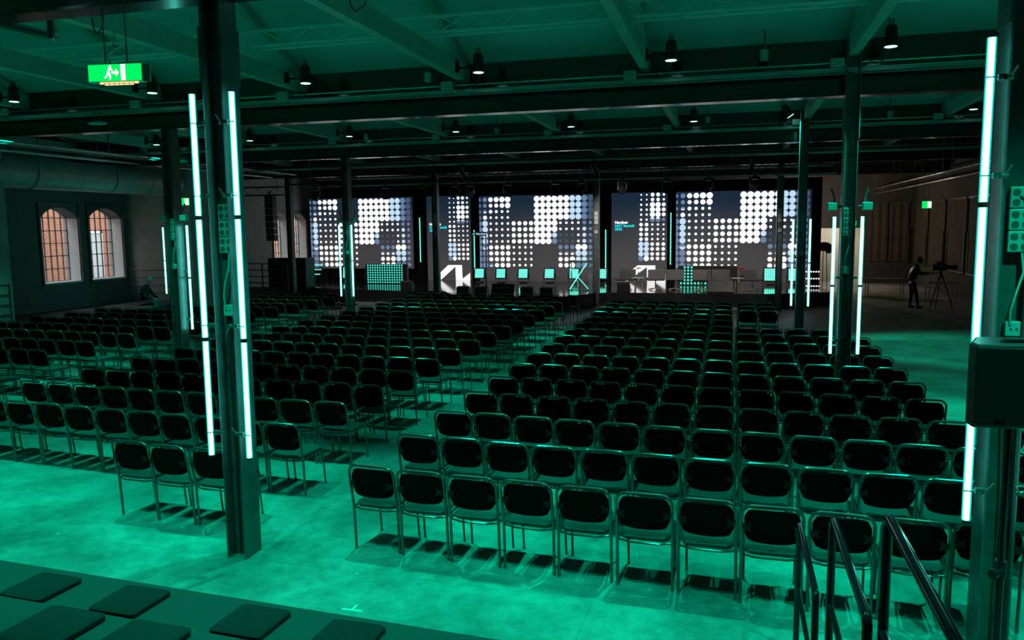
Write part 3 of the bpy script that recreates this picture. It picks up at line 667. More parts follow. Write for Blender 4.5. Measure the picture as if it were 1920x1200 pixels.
# ================================================================ STAGE
ZS = .50
m = MB(); m.prism([(-18.6, 33.6), (-16.9, 30.9), (-12.8, 29.9), (-10.75, 29.85), (-9.4, 27.4), (-6.4, 27.2), (-4.45, 30.05), (1.3, 30.1), (3.5, 31.2), (3.5, 36.4), (-20.1, 36.4), (-20.1, 33.6)], 0, ZS)
st = tag(part('stage', m, MT['stage']), 'glossy black stage with a projecting centre below the screens', 'stage')
def drape(x0, x1, y, z1, label, name='stage_drape', mat='drape', amp=.05, z0=0.0):
    m = MB(); n = max(8, int((x1 - x0) / .1)); vs = []; fs = []
    for i in range(n + 1):
        x = x0 + (x1 - x0) * i / n; yy = y + amp * sin(i * 1.9) + amp * .5 * sin(i * .7)
        vs += [(x, yy, z0), (x, yy, z1), (x, yy + .03, z0), (x, yy + .03, z1)]
    for i in range(n):
        a = i * 4; b = a + 4
        fs += [(a, b, b + 1, a + 1), (a + 2, a + 3, b + 3, b + 2), (a + 1, b + 1, b + 3, a + 3), (a, a + 2, b + 2, b)]
    fs += [(0, 1, 3, 2), (n * 4, n * 4 + 2, n * 4 + 3, n * 4 + 1)]
    m.add(vs, fs); return tag(part(name, m, MT[mat], None, True), label, 'curtain')
drape(-19.9, 3.7, 36.65, 4.9, 'black drape hanging behind the stage screens')
# dotted wide screens
def big_dots():
    """(row, col) -> (radius share, material index) ; 1 white 2 pale 3 blue 4 dim"""
    D = {}
    for r in range(12):
        D[r, 0] = (.6 if r < 4 else .9, 3)
        for c in (1,):
            D[r, 1] = [(.75, 3), (.65, 3), (.62, 2), (.70, 1), (.98, 2), (.98, 2), (.98, 2), (.95, 2), (.92, 2), (.92, 3), (.92, 3), (.92, 3)][r]
        for i, c in enumerate((2, 3, 4, 5)):
            D[r, c] = ((.78, .84, .92, .96)[i], 1) if r == 0 else ((.62, .68, .78, .92)[i], 1) if r == 1 else ((.60, .50, .46, .44)[i], 1) if r == 2 else (.42, 1) if r < 8 else (.70 + .02 * i, 1)
        for c in (6, 7, 8, 9):
            if r >= 4: D[r, c] = (.70, 1) if r < 8 else (.42, 1)
        for c in (10, 11, 12, 13):
            if r < 8: D[r, c] = (.98, 1)
        for c in range(14, 20):
            if r < 4: D[r, c] = (.97, 1 if c < 16 else 2 if c < 18 else 3 if c == 18 else 4)
            elif r < 8: D[r, c] = (.42 if c < 18 else (.65 if c == 18 else .55), (4 if (r >= 6 and c < 17) else 1) if c < 18 else (2 if r > 4 and c == 18 else 3))
            else: D[r, c] = ((.72, 3) if c < 17 else (.97, 1)) if r == 8 and c < 19 else ((.60, 1) if c < 17 else (.95, 2)) if r == 9 and c < 19 else (.72 + (.15 if c > 15 else 0), 1 if c < 17 else (2 if r == 10 else 3)) if c < 19 else (.66, 3)
    D[6, 13] = (.85, 2); D[7, 13] = (.92, 3); D[11, 2] = (.6, 2)
    return D
def screen_frame(x0, x1, z0, z1, y, label, name='led_screen', low=0.0):
    t = thing(name, label, 'screen', ((x0 + x1) / 2, y, z0))
    w = x1 - x0; h = z1 - z0
    m = MB(); m.box(-w / 2, w / 2, 0, .10, -low, h); part('panel', m, MT['screen'], t)
    m = MB(); m.box(-w / 2, w / 2, .10, .16, -low, h); part('rear_frame', m, MT['black'], t)
    return t, w, h
MATD = [MT['ledw'], MT['ledw'], MT['ledp'], MT['ledb'], MT['ledd']]
SY = 36.0
SCR = [(-19.85, -14.52, 1.05, 4.42, 'wide dotted screen closest to the arched windows'), (-11.20, -5.84, 1.03, 4.38, 'wide dotted screen in the middle of the stage'), (-2.29, 3.22, 1.02, 4.38, 'wide dotted screen behind the lounge chairs')]
for (x0, x1, z0, z1, lb) in SCR:
    t, w, h = screen_frame(x0, x1, z0, z1, SY, lb, low=(z0 - ZS if x0 > -15 else 0)); sp = w / 19.72; sv = h / 12.32
    m = MB(); [m.box(xx, xx + .05, .16, .22, ZS - z0, h * .9) for xx in (-w * .4, 0, w * .4)]; part('support', m, MT['black'], t)
    m = MB()
    for (r, c), (rad, mi) in big_dots().items():
        xx = -w / 2 + sp * (c + .02) ; zz = h - sv * (r + .62); R = min(sp, sv * 1.02) * .5 * rad; m.mi = mi
        if c == 0:
            m.add([(xx, -.004, zz - R)] + [(xx + R * cos(a), -.004, zz + R * sin(a)) for a in [(-pi / 2 + pi * i / 8) for i in range(1, 8)]] + [(xx, -.004, zz + R)], [tuple(range(9))])
        else: m.disc((xx, -.004, zz), R, 1, 16)
        if (r, c) in ((9, 14), (9, 15), (9, 16), (2, 1), (8, 1), (11, 2)):
            m.mi = 3; m.add([(xx + R * cos(a), -.006, zz + R * sin(a)) for a in [pi * i / 8 for i in range(9)]], [tuple(range(9))])
    part('dot_pattern', m, MATD, t)
# narrow titled screens
def text(name, body, size, loc, mat, parent, off=.0):
    cu_ = bpy.data.curves.new(name, 'FONT'); cu_.body = body; cu_.size = size; cu_.extrude = .003; cu_.offset = off; cu_.resolution_u = 2
    o = bpy.data.objects.new(name, cu_); COL.objects.link(o); o.parent = parent; o.location = loc; o.rotation_euler = (pi / 2, 0, 0); o.data.materials.append(mat)
    bpy.context.view_layer.update(); me = bpy.data.meshes.new_from_object(o.evaluated_get(bpy.context.evaluated_depsgraph_get())); bpy.data.objects.remove(o)
    o = bpy.data.objects.new(name, me); COL.objects.link(o); o.parent = parent; o.location = loc; o.rotation_euler = (pi / 2, 0, 0); return o
for (x0, x1, z0, z1, lb) in ((-13.84, -11.70, .50, 4.43, 'narrow titled screen between the first and middle wide screens'), (-5.11, -2.68, .50, 4.40, 'narrow titled screen between the middle and last wide screens')):
    t, w, h = screen_frame(x0, x1, z0, z1, SY + .15, lb); k = w / 535.0; kz = h / 925.0; m = MB()
    X = lambda u: -w / 2 + (u - 145) * k
    Z = lambda v: h - (v - 65) * kz
    rows_ = [90, 140, 192, 243, 294, 346, 397, 447, 498, 548, 600, 650, 702, 750]; cols_ = [432, 485, 540, 593, 647]
    for ri, v in enumerate(rows_):
        for ci, u in enumerate(cols_):
            if ci < 2: rad = (.32, .30, .42, .42, .42, .42)[ri] if ri < 6 else .66 if ri < 10 else .95
            elif ci < 4: rad = (.70, .64, .95, .95, .95, .85)[ri] if ri < 6 else .42 if ri < 10 else .65
            else: rad = (.45, .42, .7, .7, .7, .6)[ri] if ri < 6 else .38 if ri < 10 else .66
            mi = 1
            if ri == 5 and ci > 1: mi = 3
            if ri == 13 and ci == 0: mi = 3
            m.mi = mi if not (ri in (10, 11, 12) and ci < 2) else 2
            m.disc((X(u), -.004, Z(v)), 26 * k * rad, 1, 14)
            if (ri == 5 and ci in (2, 3)) or (ri == 13 and ci in (1,)):
                m.mi = 1; R = 26 * k * rad; m.add([(X(u) + R * cos(a), -.006, Z(v) + R * sin(a)) for a in [.4 + (pi - .8) * i / 8 for i in range(9)]], [tuple(range(9))])
    part('dot_pattern', m, MATD, t)
    m = MB(); off = 0
    q = lambda pts: m.prismy([(X(145 + (a - 93) * 1.155), Z(65 + (v - 98) * 1.06)) for a, v in pts][::-1], -.008, -.003)
    q([(150, 965), (315, 812), (392, 812), (392, 828), (237, 965)]); q([(392, 812), (462, 812), (467, 955), (395, 970)]); q([(395, 970), (467, 955), (548, 893), (548, 970)])
    part('emblem', m, MT['ledw'], t)
    text('title', 'Nordnet', .158, (X(178), -.004, Z(384)), MT['ledw'], t, .007)
    text('title', 'NXT Summit', .158, (X(178), -.004, Z(419)), MT['ledcyan'], t, .007)
    text('title', '2023.', .158, (X(178), -.004, Z(453)), MT['ledcyan'], t, .007)
# upright pixel strips in the dark gaps
for (x, z0, z1, lb) in ((-14.1, 1.35, 3.45, 'first gap from the windows'), (-11.43, .95, 2.85, 'second gap from the windows'), (-5.33, .62, 2.80, 'third gap from the windows'), (-2.50, 1.25, 3.5, 'fourth gap from the windows')):
    t = thing('pixel_strip', 'upright strip of green pixels in the %s between screens' % lb, 'light strip', (x, SY - .1, z0), group='upright green pixel strips between screens')
    m = MB(); m.box(-.035, .035, 0, .03, 0, z1 - z0); part('housing', m, MT['black'], t)
    m = MB(); n = 28
    for i in range(n): m.disc((0, -.003, .04 + (z1 - z0 - .08) * i / (n - 1)), .030, 1, 8)
    part('pixels', m, MT['green'], t)
    m = MB(); m.cyl((0, .015, ZS - z0), (0, .015, 0), .015, n=6); part('stand', m, MT['black'], t)
# square wash panels on the stage floor
def wash(x, y, label, rz=0, s=.40):
    t = thing('wash_light', label, 'stage light', (x, y, ZS), rz, group='square green wash lights on the stage')
    m = MB(); m.T = Matrix.Translation((0, 0, .42)) @ Matrix.Rotation(radians(-12), 4, 'X') @ Matrix.Shear('XZ', 4, (0, 0)) if False else Matrix.Translation((0, 0, .42)) @ Matrix.Rotation(radians(-12), 4, 'X')
    m.box(-s / 2 - .05, s / 2 + .05, 0, .1, -s / 2 - .05, s / 2 + .05); part('housing', m, MT['black'], t, bevel=.01)
    g = MB(); g.T = m.T; n = 6; c = s / n
    for i in range(n):
        for j in range(n): g.box(-s / 2 + i * c + .009, -s / 2 + (i + 1) * c - .009, -.008, 0, -s / 2 + j * c + .009, -s / 2 + (j + 1) * c - .009)
    part('led_array', g, MT['green'], t)
    m = MB(); m.tube([(-s / 2 - .07, .05, .42), (-s / 2 - .07, .05, .05), (s / 2 + .07, .05, .05), (s / 2 + .07, .05, .42)], .015, 6); m.box(-.14, .14, -.1, .2, 0, .05); part('yoke', m, MT['black'], t)
wl = ['at the middle screen corner by the dark frame', 'second along the foot of the middle screen', 'third along the foot of the middle screen', 'fourth along the foot of the middle screen', 'behind the crossed-tube lectern', 'just past the unlit column by the lectern']
for (px, lb) in zip((896, 938, 981, 1031, 1077, 1128), wl):
    d = px_of(0, 0, 0); x = -11.2 + (px - 897) / 218.0 * 5.36; wash(x * .965, 34.7, 'square green wash light ' + lb)
wash(-17.35, 34.9, 'square green wash light nearest the arched windows', .25, .5); wash(-16.2, 34.95, 'square green wash light behind the farther aisle column', .25, .5); wash(-15.15, 35.0, 'square green wash light beside the green pixel matrix', .25, .5)
wash(1.62, 34.6, 'square green wash light behind the last lounge chair', 0, .5); wash(2.55, 34.6, 'square green wash light at the far end of the stage', 0, .5)
# pixel matrices
def matrix(x0, x1, z0, z1, y, nx, nz, label, mat='greensoft', mask=None):
    t = thing('pixel_matrix', label, 'stage light', ((x0 + x1) / 2, y, z0)); w = x1 - x0; h = z1 - z0
    m = MB(); m.box(-w / 2 - .05, w / 2 + .2, 0, .12, 0, h); part('housing', m, MT['black'], t)
    m = MB()
    for i in range(nx):
        for j in range(nz):
            if mask and not mask(i, j): continue
            m.disc((-w / 2 + w * (i + .5) / nx, -.004, h * (j + .5) / nz), min(w / nx, h / nz) * .34, 1, 10)
    part('pixels', m, MT[mat], t)
matrix(-15.75, -14.0, ZS + .02, 1.38, 33.5, 15, 8, 'green dotted light matrix on the stage in front of the first screen')
matrix(-2.0, .1, ZS + .02, 1.30, 34.0, 15, 6, 'green dotted light matrix behind the lounge chairs', mask=lambda i, j: j < 2 or (j < 6 and i in (1, 2, 3)) or (j < 4 and 5 <= i <= 6))
for i, z in enumerate((.86, 1.07, 1.28)):
    t = thing('pixel_bar', '%s of three green pixel bars at the window end of the stage' % ['lowest', 'middle', 'highest'][i], 'light strip', (-19.3, 34.4 + .14 * i, z)); m = MB(); m.box(-.75, .75, 0, .04, -.02, .02); part('housing', m, MT['black'], t)
    m = MB(); [m.disc((-.72 + k * .06, -.004, 0), .024, 1, 8) for k in range(25)]; part('pixels', m, MT['green'], t)
    m = MB(); m.cyl((-.7, .03, ZS - z), (-.7, .03, 0), .015, n=6); m.cyl((.7, .03, ZS - z), (.7, .03, 0), .015, n=6); part('stand', m, MT['black'], t)
for i, z in enumerate((.58, .86, 1.12)):
    t = thing('pixel_bar', '%s of three white pixel bars just past the stage end' % ['lowest', 'middle', 'highest'][i], 'light strip', (2.95, 33.0 + .12 * i, z)); m = MB(); m.box(-.40, .40, 0, .04, -.025, .025); part('housing', m, MT['black'], t)
    m = MB(); [m.disc((-.36 + k * .09, -.004, 0), .032, 1, 8) for k in range(9)]; part('pixels', m, MT['ledw'], t)
    m = MB(); m.cyl((-.38, .03, .5 - z), (-.38, .03, 0), .015, n=6); m.cyl((.38, .03, .5 - z), (.38, .03, 0), .015, n=6); part('stand', m, MT['black'], t)
# lectern of crossed tubes
t = thing('lectern', 'clear lectern with bright crossed green tubes on the stage', 'lectern', (-5.62, 30.9, ZS))
m = MB(); m.cyl((-.36, 0, .04), (.30, 0, 1.05), .018, n=8); m.cyl((.36, 0, .06), (-.34, 0, .85), .013, n=8); part('crossed_tubes', m, MT['green'], t)
m = MB()
for x in (-.38, .38):
    for y in (.02, .45): m.box(x - .015, x + .015, y - .015, y + .015, 0, 1.12)
for z in (.02, 1.12): m.box(-.39, .39, .005, .035, z - .012, z + .012); m.box(-.39, .39, .435, .465, z - .012, z + .012); m.box(-.39, -.37, .02, .45, z - .012, z + .012); m.box(.37, .39, .02, .45, z - .012, z + .012)
part('frame', m, MT['acrylic'], t); m = MB(); m.box(-.42, .42, -.02, .48, 1.13, 1.15); part('top', m, MT['acrylic'], t)
m = MB(); m.cyl((-.1, .45, .1), (-.32, .45, 1.0), .008, n=6); part('cable', m, MT['greensoft'], t)
# dark frame with name plate
t = thing('photo_frame', 'tall dark free-standing frame with a small name plate on top', 'frame', (-10.35, 33.2, ZS))
m = MB(); m.box(-.37, -.33, 0, .04, 0, 2.25); m.box(.27, .31, 0, .04, 0, 2.25); m.box(-.37, .31, 0, .04, 2.2, 2.25); part('posts', m, MT['black'], t)
m = MB(); m.box(-.37, .31, -.02, .05, 2.1, 2.27); pl = part('name_plate', m, MT['black'], t)
text('lettering', 'Nordnet', .12, (-.12, -.024, 2.15), MT['ledp'], pl, .002); m = MB(); m.prismy([(-.30, 2.14), (-.24, 2.22), (-.20, 2.22), (-.26, 2.14)], -.026, -.021); m.prismy([(-.23, 2.14), (-.2, 2.22), (-.17, 2.22), (-.2, 2.14)], -.026, -.021); part('emblem', m, MT['ledcyan'], pl)
# floor monitors and prompters along the stage edge
def wedge(x, y, w, h, label, z=ZS, d=.45, name='floor_monitor'):
    t = thing(name, label, 'speaker', (x, y, z)); m = MB(); m.prismx([(0, 0), (d, 0), (d, h * .55), (d * .35, h), (0, h * .9)], -w / 2, w / 2); part('cabinet', m, MT['black'], t, bevel=.01)
    m = MB(); m.prismx([(d + .004, h * .56), (d * .37, h + .006), (d * .35, h + .001), (d, h * .55)], -w / 2 + .03, w / 2 - .03); part('grille', m, MT['steel'], t)
for (px, lb) in zip((753, 871, 902, 978, 1010, 1174), ('far out by the first narrow screen', 'at the start of the projecting stage front', 'beside the wide prompter', 'just past the wide prompter', 'last along the projecting stage front', 'in front of the first lounge chair')):
    x = -10.0 + (px - 860) / 150.0 * 3.5 if 800 < px < 1050 else (-12.6 if px < 800 else -3.85)
    y = 27.7 if 800 < px < 1050 else 30.35
    wedge(x * (.955 if 800 < px < 1050 else 1), y + .0, .46, .36, 'black floor monitor speaker ' + lb)
def prompter(x, y, w, label):
    t = thing('prompter_screen', label, 'monitor', (x, y, ZS + .02)); m = MB(); m.T = Matrix.Rotation(radians(-28), 4, 'X'); m.box(-w / 2, w / 2, 0, .06, 0, .5); part('housing', m, MT['black'], t, bevel=.01)
    m = MB(); m.prismy([(-w * .38, .02), (w * .38, .02), (w * .25, .34), (-w * .25, .34)], .15, .17); part('stand', m, MT['grey'], t)
prompter(-7.8, 27.6, .84, 'wide tilted prompter screen on the projecting stage front'); prompter(-.32, 30.5, .92, 'wide tilted prompter screen before the lounge chairs')
# lounge chairs
def lounge():
    t = bpy.data.objects.new('lounge_chair', None); COL.objects.link(t); P_ = .33
    m = MB(); vs = []; fs = []; nx = 10
    prof = [(-.30, .62), (-.26, .60), (-.02, .43), (.0, .44), (.30, .40), (.34, .42), (.40, .85)]   # unused depth profile kept simple
    outer = [(-.34, .40), (-.20, .37), (.20, .36), (.36, .40), (.40, .80), (.36, .81), (.32, .46), (.15, .42), (-.2, .43), (-.34, .46)]
    m.prismx([(y, z) for y, z in outer], -P_, P_); part('shell', m, MT['grey'], t, bevel=.02)
    m = MB(); m.cyl((0, 0, .05), (0, 0, .38), .022, n=8); part('stem', m, MT['pipe'], t)
    m = MB()
    for a in range(4): an = pi / 4 + a * pi / 2; m.tube([(0, 0, .07), (.33 * cos(an), .33 * sin(an), .02)], .016, 6)
    part('base', m, MT['wood'], t); return t
lc = lounge()
names = ['first', 'second', 'third', 'fourth', 'fifth', 'sixth']
for i, (x, rz) in enumerate(((-3.95, .5), (-2.75, .2), (-2.02, .1), (-1.0, 0), (-.28, -.1), (.82, -.45))):
    c = lc if i == 0 else copy_tree(lc); c.location = (x, 31.5, ZS); c.rotation_euler = (0, 0, pi + rz)
    tag(c, 'grey swivel lounge chair on stage, %s counted from the lectern' % names[i], 'chair', 'grey lounge chairs on the stage')
for i, (x, lb) in enumerate(((-3.35, 'between the first two lounge chairs'), (.28, 'before the last lounge chair'))):
    t = thing('side_table', 'small pale side table ' + lb, 'table', (x, 30.8, ZS), group='side tables on the stage'); m = MB(); m.cyl((0, 0, .5), (0, 0, .52), .24, n=24); part('top', m, MT['sill'], t)
    for a in range(3): m = MB(); an = a * 2.09; m.cyl((.12 * cos(an), .12 * sin(an), .5), (.2 * cos(an), .2 * sin(an), 0), .02, n=8); part('leg', m, MT['wood'], t)
    v = thing('flower_vase', 'vase with %s on the table %s' % ('red flowers' if i else 'a dark red flower', lb), 'vase', (x + (.02 if i == 0 else .1), 30.8, ZS + .521)); m = MB(); m.cyl((0, 0, 0), (0, 0, .12), .035, .03, n=10); m.cyl((0, 0, .12), (0, 0, .2), .02, .025, n=10); part('vessel', m, MT['acrylic'], v, True)
    m = MB(); [m.tube([(0, 0, .15), (dx * .4, 0, .26), (dx, 0, .34)], .004, 4) for dx in (-.05, 0, .06)]; part('stem', m, MT['leaf'], v); m = MB(); [m.sph((dx, 0, .35), .045 if i else .03, 8) for dx in (-.05, 0, .06)]; part('bloom', m, MT['red'], v, True)
t = MB(); t.cyl((-.75, 30.9, ZS), (-.75, 30.9, ZS + .02), .1, n=12); t.cyl((-.75, 30.9, ZS), (-.75, 30.9, ZS + .72), .012, n=6); t.cyl((-.75, 30.9, ZS + .7), (-.73, 30.9, ZS + .8), .025, n=8); tag(part('microphone_stand', t, MT['greensoft'] if False else MT['pipe'], None, True), 'slim microphone stand among the lounge chairs', 'microphone stand')

# moving heads on the stage truss
def moving_head():
    t = bpy.data.objects.new('moving_head', None); COL.objects.link(t)
    m = MB(); m.box(-.14, .14, -.12, .12, -.10, 0); m.box(-.03, .03, -.18, .18, .10, .16); m.box(-.03, .03, -.03, .03, 0, .12); part('base', m, MT['black'], t, bevel=.01)
    m = MB(); m.box(-.17, -.13, -.05, .05, -.36, -.08); m.box(.13, .17, -.05, .05, -.36, -.08); part('yoke', m, MT['black'], t, bevel=.01)
    m = MB(); m.T = Matrix.Translation((0, 0, -.3)) @ Matrix.Rotation(radians(-50), 4, 'X'); m.cyl((0, 0, .14), (0, 0, -.18), .11, .13, n=16); h = part('head', m, MT['black'], t, True)
    l = MB(); l.T = m.T; l.cyl((0, 0, -.18), (0, 0, -.185), .115, n=16); part('lens', l, MT['blackgloss'], h)
    return t
mh = moving_head(); k = 0
for px in (600, 729, 795, 858, 885, 955, 1043, 1092, 1167, 1250, 1327, 1412):
    a = (px - 960) / F_PX; th = atan(a) - YAW; y = 28.6; x = y * math.tan(th)
    c = mh if k == 0 else copy_tree(mh); c.location = (x, y, 4.56); c.rotation_euler = (0, 0, random.uniform(-.5, .5))
    tag(c, 'black moving head light hanging over the stage, %s from the window side' % ORD[k], 'stage light', 'moving heads over the stage front'); k += 1
t = MB(); t.cyl((-16.5, 29.1, 4.62), (3.4, 29.1, 4.62), .03); [t.cyl((-16 + q * 3.2, 29.1, 4.62), (-16 + q * 3.2, 29.1, ceil_z(29.1)), .01, n=5) for q in range(7)]; tag(part('rigging_pipe', t, MT['pipe'], None, True), 'shiny pipe just above the stage screens', 'pipe')
t = MB(); t.cyl((-16.5, 30.6, 4.98), (3.4, 30.6, 4.98), .03); [t.cyl((-16 + q * 3.2, 30.6, 4.98), (-16 + q * 3.2, 30.6, ceil_z(30.6)), .01, n=5) for q in range(7)]; tag(part('rigging_pipe', t, MT['pipe'], None, True), 'shiny pipe high above the stage behind the beam', 'pipe')
t = MB(); t.cyl((-16.5, 25.8, 5.05), (7.8, 25.8, 5.05), .03); [t.cyl((-16 + q * 3.2, 25.8, 5.05), (-16 + q * 3.2, 25.8, ceil_z(25.8)), .01, n=5) for q in range(8)]; tag(part('rigging_pipe', t, MT['pipe'], None, True), 'long shiny pipe between the far beam and the stage truss', 'pipe')
# hanging speaker column
t = thing('line_array', 'tall black speaker column hanging beside the far arched windows', 'speaker', (-16.95, 27.6, 2.52))
for k in range(7):
    m = MB(); z = .02 + k * .245; yo = .03 * (3 - k) * .3 if k < 3 else 0; m.box(-.17, .17, yo, .3 + yo, z, z + .235); h = part('cabinet', m, MT['black'], t, bevel=.008)
    g = MB(); g.box(-.15, .15, yo - .006, yo, z + .02, z + .215); part('grille', g, MT['cabledark'], h)
m = MB(); m.cyl((0, .15, 1.74), (0, .15, 1.9), .02); m.box(-.15, .15, .05, .25, 1.735, 1.76); m.sph((0, .15, 1.86), .06, 8); part('rigging', m, MT['steel'], t)
# dark equipment cases at the window end of the stage
t = thing('flight_case', 'tall dark equipment rack by the far arched windows', 'case', (-18.3, 31.0, 0)); m = MB(); m.box(-.9, .9, 0, .8, 0.08, 1.75); part('body', m, MT['black'], t, bevel=.02)
m = MB(); [m.box(-.85, .85, -.012, 0, z, z + .02) for z in (.4, .8, 1.2, 1.6)]; part('trim', m, MT['steel'], t); m = MB(); [m.cyl((x, .4, 0), (x, .4, .08), .05, n=8) for x in (-.7, .7)]; part('caster', m, MT['black'], t)

# ================================================================ SIDE RAILINGS
def railing(x0, y0, x1, y1, zb, label, posts=2, bars=4, h=1.12):
    t = thing('railing', label, 'railing', (x0, y0, zb)); dx, dy = x1 - x0, y1 - y0
    for i in range(posts):
        u = i / (posts - 1); m = MB(); m.cyl((dx * u, dy * u, 0), (dx * u, dy * u, h), .035, n=8); part('post', m, MT['steel'], t, True)
    for b in range(bars):
        m = MB(); z = h - .02 - b * .26; m.cyl((0, 0, z), (dx, dy, z), .022, n=8); part('rail', m, MT['steel'], t, True)
railing(-18.0, 12.0, -17.95, 16.8, .55, 'dark four-bar railing nearest the pale pier on the window side', 3)
railing(-19.9, 23.6, -18.1, 23.6, .55, 'dark four-bar railing behind the seated person')
railing(-19.5, 29.2, -17.2, 29.2, .5, 'dark four-bar railing between the far pier and the speaker column', 3)
m = MB(); m.box(XL, -17.9, 8.0, 15.2, 0, .55); struct('floor_platform', m, MT['walldark'], 'low dark platform before the near pale pier', 'platform')

# ================================================================ BLEACHERS AND CUSHIONS
t = thing('bleacher', 'black stepped seating riser with cushions on it', 'bleacher', (0, 0, 0))
def tier(c, z0, z1):
    m = MB(); m.prism([(-9, c + .5625), (-9, -1.0), (.42, -1.0), (.42, c - .02)], z0, z1); return m
for (c, z0, z1) in ((4.50, 0, .45), (3.32, .45, .90), (2.25, .90, 1.35)): part('step', tier(c, z0, z1), MT['riser'], t, bevel=.012)
def cushion(x, y, z, rz, label, s=.19):
    o = rrect(-s, s, -s, s, .035, 4); k = len(o); m = MB(); inn = [(a * .93, b * .93) for a, b in o]
    vs = [(a, b, 0) for a, b in inn] + [(a, b, .008) for a, b in o] + [(a, b, .028) for a, b in o] + [(a, b, .038) for a, b in inn]
    m.add(vs, [tuple(range(k))[::-1], tuple(range(3 * k, 4 * k))] + [(j * k + i, j * k + (i + 1) % k, (j + 1) * k + (i + 1) % k, (j + 1) * k + i) for j in range(3) for i in range(k)])
    ob = part('seat_cushion', m, MT['cushion'], None, True); ob.location = (x, y, z); ob.rotation_euler = (0, 0, rz); tag(ob, label, 'cushion', 'square black cushions on the bleachers')
for (x, y, z, rz, lb) in ((-5.58, 4.50, .45, -.05, 'on the lower step at the window end'), (-4.72, 4.48, .45, -.06, 'on the lower step, second from the window end'), (-3.94, 4.45, .45, -.04, 'on the lower step facing the front column'),
                          (-2.96, 4.385, .45, -.05, 'on the lower step, fourth from the window end'), (-2.26, 4.34, .45, -.02, 'on the lower step nearest the centre aisle'),
                          (-3.43, 3.30, .90, -.06, 'on the upper step nearest the window side'), (-2.87, 3.27, .90, -.05, 'on the upper step, middle of three'), (-2.2, 3.22, .90, -.03, 'on the upper step, last toward the handrails')):
    cushion(x, y, z + .001, rz, 'square black cushion ' + lb)
# hoop handrails beside the steps
for (x, yf, yb, zb, h, lb) in ((.50, 5.75, 4.62, 0, .93, 'standing on the floor, farthest from the camera'), (.56, 4.50, 3.35, 0.45, .97, 'standing on the lower step, middle of three'), (.62, 3.36, 2.2, .90, .95, 'standing on the upper step, closest and thickest looking')):
    t = thing('handrail', 'black hoop handrail ' + lb.replace('farthest from the camera', 'last before the chairs').replace('closest and thickest looking', 'first by the bleacher top'), 'handrail', (x, yf, zb), group='black hoop handrails by the steps')
    L = yf - yb; r = .05
    pts = [(0, 0, 0), (0, 0, h - r)] + [(0, -r + r * cos(a), h - r + r * sin(a)) for a in (pi / 6, pi / 3, pi / 2)] + [(0, -L + r - r * sin(a), h - r + r * cos(a)) for a in (0, pi / 6, pi / 3, pi / 2)] + [(0, -L, h - r), (0, -L, .0 if zb == 0 else -.0)]
    m = MB(); m.tube(pts, .021, 12); part('hoop', m, MT['blackgloss'], t, True)
    m = MB(); m.cyl((0, 0, h * .5), (0, -L, h * .5), .016, n=10); part('mid_rail', m, MT['blackgloss'], t, True)
    m = MB(); m.cyl((0, 0, 0), (0, 0, .012), .05, n=12); part('base_plate', m, MT['blackgloss'], t)

# ================================================================ LOUDSPEAKER ON POLE
t = thing('loudspeaker', 'large black loudspeaker mounted on a pole in front of the steel column', 'speaker', (1.62, 5.0, 1.84), .06)
m = MB(); w, d, h = .29, .36, .475; m.prism([(-w, 0), (w, 0), (w, .1), (w * .62, d), (-w * .62, d), (-w, .1)], 0, h); part('cabinet', m, MT['black'], t, bevel=.02)
m = MB(); n = 12; vs = []
pts = [(-w + .02 + (2 * w - .04) * i / n, -.018 * (1 - (2 * i / n - 1) ** 2)) for i in range(n + 1)]
m.prism([(p[0], p[1] - .002) for p in pts] + [(w - .02, .004), (-w + .02, .004)], .025, h - .02); part('grille', m, MT['black'], t)
m = MB(); m.box(-.175, -.125, -.022, -.012, .035, .075); m.box(-.165, -.135, -.025, -.02, .045, .065); part('badge', m, MT['bracket'], t)
m = MB(); m.tube([(-.12, .12, h - .01), (-.1, .12, h + .012), (.1, .12, h + .012), (.12, .12, h - .01)], .014, 8); part('handle', m, MT['black'], t, True)
t = thing('speaker_stand', 'black pole stand carrying the loudspeaker', 'stand', (1.56, 5.12, 0))
m = MB(); m.cyl((0, 0, .9), (0, 0, 1.86), .017, n=12); part('inner_pole', m, MT['blackgloss'], t, True)
m = MB(); m.cyl((0, 0, .06), (0, 0, 1.0), .024, n=12); part('outer_pole', m, MT['blackgloss'], t, True)
m = MB(); m.cyl((0, 0, .93), (0, 0, 1.03), .034, n=12); m.cyl((0, -.03, .98), (-.06, -.09, .98), .012, n=8); m.cyl((-.05, -.08, .98), (-.07, -.10, .98), .028, n=10); part('clamp_collar', m, MT['black'], t, True)
for a in range(3):
    an = a * 2.094 + .5; m = MB(); m.tube([(0, 0, .55), (.45 * cos(an), .45 * sin(an), .02)], .012, 6); m.tube([(0, 0, .15), (.22 * cos(an), .22 * sin(an), .30)], .008, 6); part('leg', m, MT['black'], t, True)

